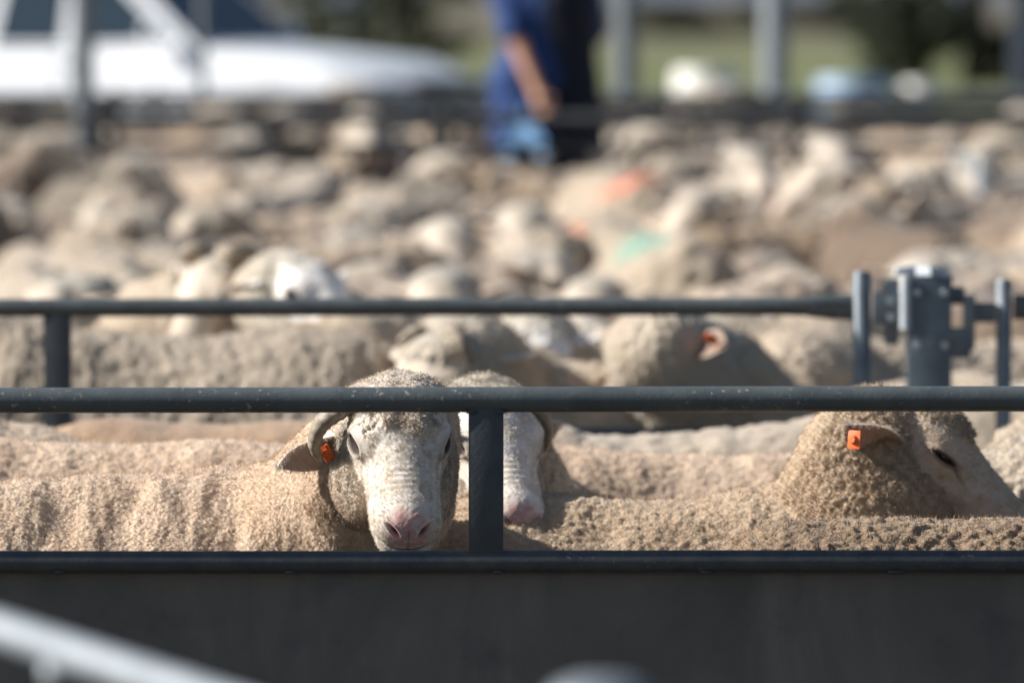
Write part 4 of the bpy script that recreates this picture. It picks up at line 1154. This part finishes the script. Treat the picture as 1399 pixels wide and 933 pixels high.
# ------------------------------------------------------------------ vehicles
def vehicle(name, label, loc, yaw, kind, group):
    root = empty(name, loc, label, 'car', group, yaw)
    # side outline (x forward, z up)
    L0, L1 = -2.65, 2.65
    low = [(-2.62, 0.50), (-2.66, 0.72), (-2.62, 1.06), (-1.0, 1.09), (1.02, 1.13), (1.35, 1.12), (2.05, 1.05), (2.42, 0.96), (2.60, 0.86), (2.66, 0.66), (2.62, 0.45), (2.2, 0.38)]
    def arch(cx):
        return [(cx + 0.44 * math.cos(t), 0.38 + 0.44 * math.sin(t)) for t in [math.pi * k / 10 for k in range(11)]]
    out = low + arch(1.72)[0:] + [(1.2, 0.36), (-1.0, 0.36)] + arch(-1.55) + [(-2.1, 0.42)]
    bm = bmesh.new()
    rows = []
    for y, ins in ((-0.93, 0.05), (-0.90, 0.0), (-0.5, 0.0), (0, -0.012), (0.5, 0.0), (0.90, 0.0), (0.93, 0.05)):
        r = []
        for (x, z) in out:
            zz = z - (ins if z > 1.0 else 0) - (0.03 * (y / 0.93) ** 4 if z > 0.9 else 0)
            xx = x - (0.16 * (abs(y) / 0.93) ** 3 if x > 2.3 else 0)
            yy = y * (1.0 - 0.03 * max(0, z - 0.7))
            r.append(bm.verts.new((xx, yy, zz)))
        rows.append(r)
    n = len(out)
    for a, b in zip(rows, rows[1:]):
        for k in range(n): bm.faces.new((a[k], b[k], b[(k + 1) % n], a[(k + 1) % n]))
    for r in (rows[0][::-1], rows[-1]):
        bmesh.ops.triangle_fill(bm, use_beauty=True, edges=[bm.edges.get((r[k], r[(k + 1) % n])) for k in range(n)])
    bmesh.ops.recalc_face_normals(bm, faces=bm.faces)
    body = from_bm('body', bm, M['carwhite'], root, autosmooth=35)
    # cabin
    xb = -0.75 if kind == 'ute' else -2.45
    xr = -0.62 if kind == 'ute' else -2.25
    base = [(1.12, 1.10), (xb, 1.08)]; top = [(0.28, 1.76), (xr, 1.78 if kind == 'ute' else 1.76)]
    def cabin(w0, w1, z0, z1, name, mat, par, ex=0.0):
        bm = bmesh.new()
        P_ = lambda x, y, z: bm.verts.new((x, y, z))
        b = [P_(1.12 + ex, -w0, z0), P_(1.12 + ex, w0, z0), P_(xb - ex, w0, z0), P_(xb - ex, -w0, z0)]
        t = [P_(0.25 + ex, -w1, z1), P_(0.25 + ex, w1, z1), P_(xr - ex, w1, z1), P_(xr - ex, -w1, z1)]
        bm.faces.new(b[::-1]); bm.faces.new(t)
        for k in range(4): bm.faces.new((b[k], b[(k + 1) % 4], t[(k + 1) % 4], t[k]))
        bmesh.ops.recalc_face_normals(bm, faces=bm.faces)
        bmesh.ops.bevel(bm, geom=list(bm.edges), offset=0.05, segments=3, affect='EDGES')
        return from_bm(name, bm, mat, par, autosmooth=40)
    cab = cabin(0.87, 0.70, 1.06, 1.78, 'cabin', M['carwhite'], root)
    def quad(name, pts, mat, par, th=0.008):
        bm = bmesh.new(); vs = [bm.verts.new(p) for p in pts]; f = bm.faces.new(vs); f.normal_update()
        r = bmesh.ops.extrude_face_region(bm, geom=[f]); nv = [v for v in r['geom'] if isinstance(v, bmesh.types.BMVert)]
        nn = f.normal.copy(); bmesh.ops.translate(bm, vec=nn * th, verts=nv)
        bmesh.ops.recalc_face_normals(bm, faces=bm.faces)
        return from_bm(name, bm, mat, par)
    def side(x, z, s): # point on the cabin flank
        t = (z - 1.06) / 0.72; return (x, s * (0.87 + (0.70 - 0.87) * t + 0.004), z)
    def scr(y, z, dx=0.006):
        t = (z - 1.06) / 0.72; return (1.12 - 0.87 * t + dx, y, z)
    quad('windscreen', [scr(-0.76, 1.16), scr(0.76, 1.16), scr(0.64, 1.70), scr(-0.64, 1.70)], M['glass'], root)
    for s in (-1, 1):
        quad('window', [side(0.86, 1.16, s), side(0.06, 1.14, s), side(0.06, 1.68, s), side(0.22, 1.68, s)][::s], M['glass'], root)
        if kind == 'ute': quad('window', [side(-0.04, 1.14, s), side(-0.60, 1.14, s), side(-0.52, 1.68, s), side(-0.04, 1.68, s)][::s], M['glass'], root)
        else:
            quad('window', [side(-0.04, 1.14, s), side(-0.95, 1.14, s), side(-0.95, 1.68, s), side(-0.04, 1.68, s)][::s], M['glass'], root)
            quad('window', [side(-1.08, 1.14, s), side(-2.2, 1.14, s), side(-2.1, 1.66, s), side(-1.08, 1.66, s)][::s], M['glass'], root)
        m_ = ball('mirror', (0.80, s * 1.02, 1.22), 0.10, M['carwhite'], root, (0.5, 1.0, 0.85), 16)
        box('headlight', (2.44, s * 0.70, 0.82), (0.16, 0.30, 0.15), M['lamp'], root, 0.03, Matrix.Rotation(-s * 0.2, 3, 'Z'))
        box('door_handle', (0.12, s * 0.925, 0.98), (0.16, 0.03, 0.03), M['blacktrim'], root, 0.008)
        box('door_gap', (-0.02, s * 0.9225, 0.74), (0.012, 0.006, 0.66), M['blacktrim'], root)
        box('sill_trim', (0.1, s * 0.915, 0.40), (2.2, 0.05, 0.09), M['blacktrim'], root, 0.01)
        for cx in (1.72, -1.55):
            bm = bmesh.new()
            prof = [(0.25, -0.10), (0.34, -0.115), (0.375, -0.09), (0.38, 0.0), (0.375, 0.09), (0.34, 0.115), (0.25, 0.10)]
            rg_ = []
            for k in range(28):
                t = 2 * math.pi * k / 28; rg_.append([bm.verts.new((cx + r * math.cos(t), s * 0.80 + y, 0.38 + r * math.sin(t))) for r, y in prof])
            for k in range(28):
                a, b = rg_[k], rg_[(k + 1) % 28]
                for j in range(len(prof)): bm.faces.new((a[j], b[j], b[(j + 1) % len(prof)], a[(j + 1) % len(prof)]))
            bmesh.ops.recalc_face_normals(bm, faces=bm.faces)
            wh = from_bm('wheel', bm, M['rubber'], root, autosmooth=40)
            bm = bmesh.new(); bmesh.ops.create_cone(bm, segments=24, radius1=0.25, radius2=0.22, depth=0.05, cap_ends=True, matrix=Matrix.Translation((cx, s * 0.86, 0.38)) @ Matrix.Rotation(-s * math.pi / 2, 4, 'X'))
            for k in range(6):
                t = k * math.pi / 3
                bm_box(bm, (cx + 0.13 * math.cos(t), s * 0.885, 0.38 + 0.13 * math.sin(t)), (0.17, 0.02, 0.04), 0.004, None)
            from_bm('rim', bm, M['chrome'], wh, autosmooth=30)
    box('grille', (2.60, 0, 0.80), (0.10, 0.95, 0.20), M['blacktrim'], root, 0.02)
    box('bumper', (2.62, 0, 0.52), (0.20, 1.66, 0.20), M['carwhite'] if kind != 'ute' else M['blacktrim'], root, 0.05)
    box('rear_bumper', (-2.66, 0, 0.52), (0.14, 1.6, 0.16), M['blacktrim'], root, 0.03)
    if kind == 'ute':
        box('tray_cover', (-1.68, 0, 1.10), (1.80, 1.68, 0.05), M['blacktrim'], root, 0.015)
    else:
        for s in (-1, 1): box('roof_rail', (-1.0, s * 0.62, 1.81), (2.0, 0.04, 0.04), M['blacktrim'], root, 0.01)
    return root
cz = 0.4
p = at(345, 0, 44.0)
vehicle('parked_car', 'white utility vehicle with long bonnet facing right beyond the pens', (p.x - 0.95, 45.0, cz), math.radians(-27), 'ute', 'white vehicles parked beyond the pens')
p = at(40, 0, 48)
vehicle('parked_car', 'white wagon cut by the left edge, behind the thick grey post', (p.x - 1.55, 48.6, cz), math.radians(-14), 'wagon', 'white vehicles parked beyond the pens')

# small pale things on the grass
def drum(label, px, py, Y, r, h, mat):
    p = at(px, py, Y)
    t = empty('drum', (p.x, Y, 0.4), label, 'drum', 'drums standing beyond the pens')
    bm = bmesh.new()
    zs = [(0, 0.94), (0.02, 1.0), (0.3, 1.0), (0.33, 1.04), (0.36, 1.0), (0.64, 1.0), (0.67, 1.04), (0.7, 1.0), (0.95, 1.0), (1.0, 0.92)]
    bm_tube(bm, [(0, 0, z * h) for z, _ in zs], [r * k for _, k in zs], 24)
    bmesh.ops.recalc_face_normals(bm, faces=bm.faces)
    from_bm('drum_shell', bm, M[mat], t, autosmooth=40)
    tube('bung', [(r * 0.5, 0, h - 0.005), (r * 0.5, 0, h + 0.03)], 0.04, M['blacktrim'], t, 12)
    return t
drum('cream white plastic drum left of the bright galvanised post', 965, 110, 50, 0.27, 0.92, 'whiteplastic')
drum('short white plastic drum beside the taller cream drum', 925, 110, 53, 0.25, 0.62, 'whiteplastic')
drum('pale blue plastic drum right of the bright post', 1165, 110, 50, 0.30, 0.85, 'blueplastic')
drum('slim white drum farthest right on the grass', 1258, 110, 50, 0.15, 0.82, 'whiteplastic')

# ------------------------------------------------------------------ trees
def leaves_mesh(name, clumps, nper, leaf, seed, mat, parent):
    r = np.random.RandomState(seed); V = []; 
    for (c, rad) in clumps:
        n = int(nper * (rad[0] * rad[1] * rad[2]) ** (2 / 3))
        d = r.normal(0, 1, (n, 3)); d /= np.linalg.norm(d, axis=1)[:, None]
        p = np.array(c) + d * np.array(rad) * (r.uniform(0.25, 1, n) ** 0.5)[:, None]
        a = r.normal(0, 1, (n, 3)); a /= np.linalg.norm(a, axis=1)[:, None]
        b = np.cross(a, r.normal(0, 1, (n, 3))); b /= np.linalg.norm(b, axis=1)[:, None]
        s = leaf * r.uniform(0.6, 1.4, n)[:, None]
        V.append(np.stack([p - a * s, p + b * s * 0.4, p + a * s, p - b * s * 0.4], 1).reshape(-1, 3))
    V = np.concatenate(V); q = np.arange(len(V)).reshape(-1, 4)
    me = to_mesh(name, V, q); return link_mesh(name, me, mat, parent, smooth=False)
def tree(label, px, Y, h, w, seed, leafm='leaf', base=0.25, trunk=0.22, nm='tree', leaf=0.16, den=260):
    q = random.Random(seed); x = at(px, 0, Y).x
    z = 0.4 + 4.5 * smooth((Y - 250) / 700.0)
    t = empty(nm, (x, Y, z), label, 'tree' if nm == 'tree' else 'bush', 'trees and scrub across the paddock')
    bm = bmesh.new(); clumps = []
    top = Vector((q.uniform(-.4, .4), 0, h * 0.55))
    bm_tube(bm, [(0, 0, -0.2), (0.05, 0, h * 0.15), top * 0.6, top], [trunk * 1.3, trunk, trunk * 0.8, trunk * 0.5], 10)
    for k in range(9):
        a = k * 2.4 + q.uniform(-.3, .3); st = Vector((0, 0, 0)).lerp(top, q.uniform(0.45, 1.0))
        e = Vector((math.cos(a) * w * q.uniform(.25, .45), math.sin(a) * w * q.uniform(.25, .45), h * q.uniform(base + 0.15, 0.88)))
        m = st.lerp(e, 0.5) + Vector((0, 0, 0.1 * h * q.uniform(-.5, .8)))
        bm_tube(bm, [st, m, e], [trunk * 0.35, trunk * 0.22, trunk * 0.08], 6)
        clumps.append(((e.x, e.y, e.z), (w * q.uniform(.14, .24), w * q.uniform(.14, .24), h * q.uniform(.08, .16))))
        clumps.append(((e.x * 0.6 + q.uniform(-1, 1) * w * .12, e.y * .6, e.z * 0.85 + h * 0.05), (w * .16, w * .16, h * .10)))
    for k in range(5): clumps.append(((q.uniform(-.38, .38) * w, q.uniform(-.3, .3) * w, h * q.uniform(base, base + .2)), (w * .15, w * .15, h * .09)))
    from_bm('trunk', bm, M['bark'], t, smooth=True)
    leaves_mesh('crown', clumps, den, leaf, seed, M[leafm], t)
tree('big dark tree spreading over the right half of the paddock', 1330, 135, 9, 6.0, 61, base=0.06, trunk=0.3, den=520, leaf=0.20)
tree('dark round tree behind the car bonnet', 535, 150, 6, 3.2, 62, base=0.05, den=520)
tree('olive scrubby tree between the car and the man', 590, 300, 4, 5, 63, 'leaf2', base=0.02)
tree('low olive scrub right of the man', 930, 420, 2.6, 14, 64, 'leaf2', base=0.0, nm='scrub', leaf=0.25)
tree('low olive scrub left of the big dark tree', 1080, 450, 2.2, 14, 65, 'leaf2', base=0.0, nm='scrub', leaf=0.25)
tree('dark tree standing behind the left car window', 40, 120, 7, 6, 66, base=0.02)
tree('dark tree seen through the gap over the windscreen', 420, 170, 7, 6, 67, base=0.02)

# ------------------------------------------------------------------ the crowd of sheep up the yard
POSES = [
    dict(head=(0.62, 0.0, 0.86), fwd=(0.82, 0, -0.57)), dict(head=(0.57, 0.13, 0.88), fwd=(0.40, 0.75, -0.5)),
    dict(head=(0.57, -0.13, 0.88), fwd=(0.40, -0.75, -0.5)), dict(head=(0.70, 0.02, 0.68), fwd=(0.78, 0, -0.62)),
    dict(head=(0.56, 0.0, 0.95), fwd=(0.92, 0, -0.38)), dict(head=(0.67, 0.06, 0.78), fwd=(0.95, 0.15, -0.2))]
FARM = []
for i, ps in enumerate(POSES if not QUICK else POSES[:2]):
    P = Pose(ps['head'], ps['fwd'], hs=1.06, fleece=0.006 * (i % 3), fat=1.0 + 0.05 * (i % 2))
    me, _ = build_sheep_mesh('sheep', P, 0.0165, STY_FAR, 100 + i, 0, True)
    me.materials.append(TONES['tan'])
    FARM.append((me, P))
marks = {'orange': (0.75, 0.20, 0.06), 'teal': (0.20, 0.42, 0.33), 'red': (0.62, 0.12, 0.04)}
MARKM = {k: wool_mat(k + '_marked_fleece', (0.35, 0.28, 0.21), (0.46, 0.38, 0.29), (0.27, 0.21, 0.15), mark=((-0.12 if k != 'red' else -0.3, 0.0, 0.85), 0.16, c)) for k, c in marks.items()}
placed = []      # segments
def seg(x, y, a, s): dx, dy = math.cos(a) * 0.30 * s, math.sin(a) * 0.30 * s; return (x - dx, y - dy, x + dx, y + dy)
def segdist(a, b):
    m = 9
    for t in (0, .25, .5, .75, 1):
        ax, ay = a[0] + (a[2] - a[0]) * t, a[1] + (a[3] - a[1]) * t
        for u in (0, .25, .5, .75, 1):
            m = min(m, (ax - b[0] - (b[2] - b[0]) * u) ** 2 + (ay - b[1] - (b[3] - b[1]) * u) ** 2)
    return math.sqrt(m)
for o in list(COL.objects):
    if o.get('category') == 'sheep': placed.append(seg(o.location.x, o.location.y, o.rotation_euler.z, o.scale.x))
crowd = []
def try_place(x, y, a, gap, force=False):
    s = seg(x, y, a, 1.0)
    if not force:
        for sx, sy in CLEAR:
            if sy - 1.5 < y < sy and abs(x - sx * y / sy) < 0.42: return False
        for b in placed:
            if abs(b[1] - s[1]) < 2 and segdist(s, b) < gap: return False
        for fy in [Y2] + FAR:
            if min(s[1], s[3]) - 0.22 < fy < max(s[1], s[3]) + 0.22: return False
        if 28.5 < y < 30.0 and abs(x - mx) < 1.9: return False
        if min(s[1], s[3]) < Y2 + 0.45: return False
    placed.append(s); return True
special = [  # px, py of the back, Y, yaw, tone/mark, pose, wording
    (796, 355, 20.9, 75, 'orange', 3, 'sheep with a faded orange paint patch on its back'),
    (888, 368, 20.3, 105, 'teal', 3, 'sheep with a teal green paint patch on its back'),
    (850, 280, 25.8, 100, 'red', 3, 'sheep with a rusty red paint mark on its rump'),
    (1100, 250, 27.3, -80, 'cream', 4, 'pale sheep with bright white face below the galvanised post'),
    (1165, 250, 27.6, -95, 'cream', 0, 'pale sheep close right of the bright white face below the galvanised post'),
    (660, 372, 17.8, -100, 'brown', 0, 'brown sheep with narrow white face looking at the camera below the man'),
    (120, 250, 27.0, -75, 'grey', 1, 'grey sheep with pale face under the thick left-hand post'),
    (500, 330, 19.0, -30, 'brown', 0, 'brown sheep behind the bright white face of the front row'),
    (690, 256, 27.75, 8, 'grey', 3, 'grey sheep standing side-on in front of the legs of the man'),
    (790, 256, 27.70, 172, 'tan', 0, 'tan sheep facing left in front of the walkway, right of the man'),
]
CLEAR = [(at(px, 0, Y).x, Y) for px, py, Y, yaw, tone, pi, lb in special]
def add_sheep(x, y, a, tone, pi, sc):
    me, P = FARM[pi % len(FARM)]
    o = bpy.data.objects.new('sheep', me); COL.objects.link(o)
    o.location = (x, y, ground_z(y)); o.rotation_euler = (0, 0, a); o.scale = (sc,) * 3
    m = MARKM.get(tone) or TONES[tone]
    o.material_slots[0].link = 'OBJECT'; o.material_slots[0].material = m
    return o
GRP = 'sheep crowded in the pens up the yard'
for px, py, Y, yaw, tone, pi, lb in special:
    x = at(px, 0, Y).x; a = math.radians(yaw); try_place(x, Y, a, 0, True)
    o = add_sheep(x, Y, a, tone, pi, 1.14 if tone in MARKM else 1.04); tag(o, lb, 'sheep', GRP)
SHEEP_TAGS = {}
def flow(x, y): return math.sin(x * 0.9 + y * 0.55) * 1.4 + math.sin(y * 0.33 + 2) * 2.0
cnt = 0
for gap in (0.40, 0.36, 0.33):
    for _ in range(9000 if not QUICK else 2500):
        y = math.sqrt(rnd.uniform(14.2 ** 2, 36.3 ** 2))
        hwid = 0.0825 * y + 0.35
        x = rnd.uniform(-hwid, hwid)
        base = rnd.choice([0, math.pi]) if rnd.random() < 0.16 else math.copysign(math.pi / 2, math.sin(x * 1.3 + y * 0.8) + rnd.gauss(-0.35, 0.7))
        a = base + rnd.gauss(0, 0.42)
        if y > 99: continue
        if try_place(x, y, a, gap): crowd.append((x, y, a))
crowd = crowd[:276]
COLS = [(-999, 200, 'under the thick left post'), (200, 380, 'under the thin post'), (380, 600, 'under the car bonnet'), (600, 800, 'under the man in navy'),
        (800, 960, 'under the dull post'), (960, 1180, 'under the bright post'), (1180, 9999, 'under the dark tree')]
ROWS = [(0, 16.6, 'right behind the second rail'), (16.6, 19.2, 'beyond the rail sheep'), (19.2, 22.5, 'nearer than mid yard'), (22.5, 26, 'beyond mid yard'),
        (26, 28.6, 'before the far fences'), (28.6, 31.4, 'among the far fences'), (31.4, 99, 'by the farthest fences')]
recs = {}
for x, y, a in crowd:
    tone = rnd.choices(['tan', 'cream', 'grey', 'brown'], [0.28, 0.26, 0.20, 0.26])[0]
    hd = math.degrees(a) % 360
    facing = 'facing right' if hd < 45 or hd >= 315 else 'seen from behind' if hd < 135 else 'facing left' if hd < 225 else 'facing the camera'
    pi = rnd.choices(range(6), [4, 2, 2, 3, 3, 2])[0]
    if facing == 'seen from behind': pi = rnd.choice([3, 0, 5])
    o = add_sheep(x, y, a, tone, pi, rnd.uniform(0.92, 1.08))
    o['group'] = GRP; o['category'] = 'sheep'
    px = x / y * FPX + 699.5
    cl = next(t for lo_c, hi_c, t in COLS if lo_c <= px < hi_c); rw = next(t for lo_c, hi_c, t in ROWS if lo_c <= y < hi_c)
    recs.setdefault((tone, facing, cl, rw), []).append((px, o))
    if y < 24 and rnd.random() < 0.38 and not QUICK:
        P = FARM[pi][1]; e = ((-0.35, 1.0, -0.12), (0.75, 0.0, -0.5)); mt = rnd.choice(['tag_orange', 'tag_orange', 'tag_yellow'])
        key = (pi, mt)
        if key not in SHEEP_TAGS:
            SHEEP_TAGS[key] = ear_tag(P, 1, e, o, mt, 0.5, 1.1)
        else:
            c = SHEEP_TAGS[key].copy(); COL.objects.link(c); c.parent = o
ORD = ['leftmost', 'second', 'third', 'fourth', 'fifth']
for (tone, facing, cl, rw), lst in recs.items():
    lst.sort(key=lambda r: r[0])
    for k, (px, o) in enumerate(lst):
        pre = '' if len(lst) == 1 else (('left ' if k == 0 else 'right ') if len(lst) == 2 else ('leftmost ' if k == 0 else 'rightmost ' if k == len(lst) - 1 else 'middle ' if len(lst) == 3 else ORD[min(k, 4)] + ' '))
        o['label'] = pre + tone + ' sheep ' + facing + ' ' + cl + ', ' + rw
print('crowd', len(crowd))
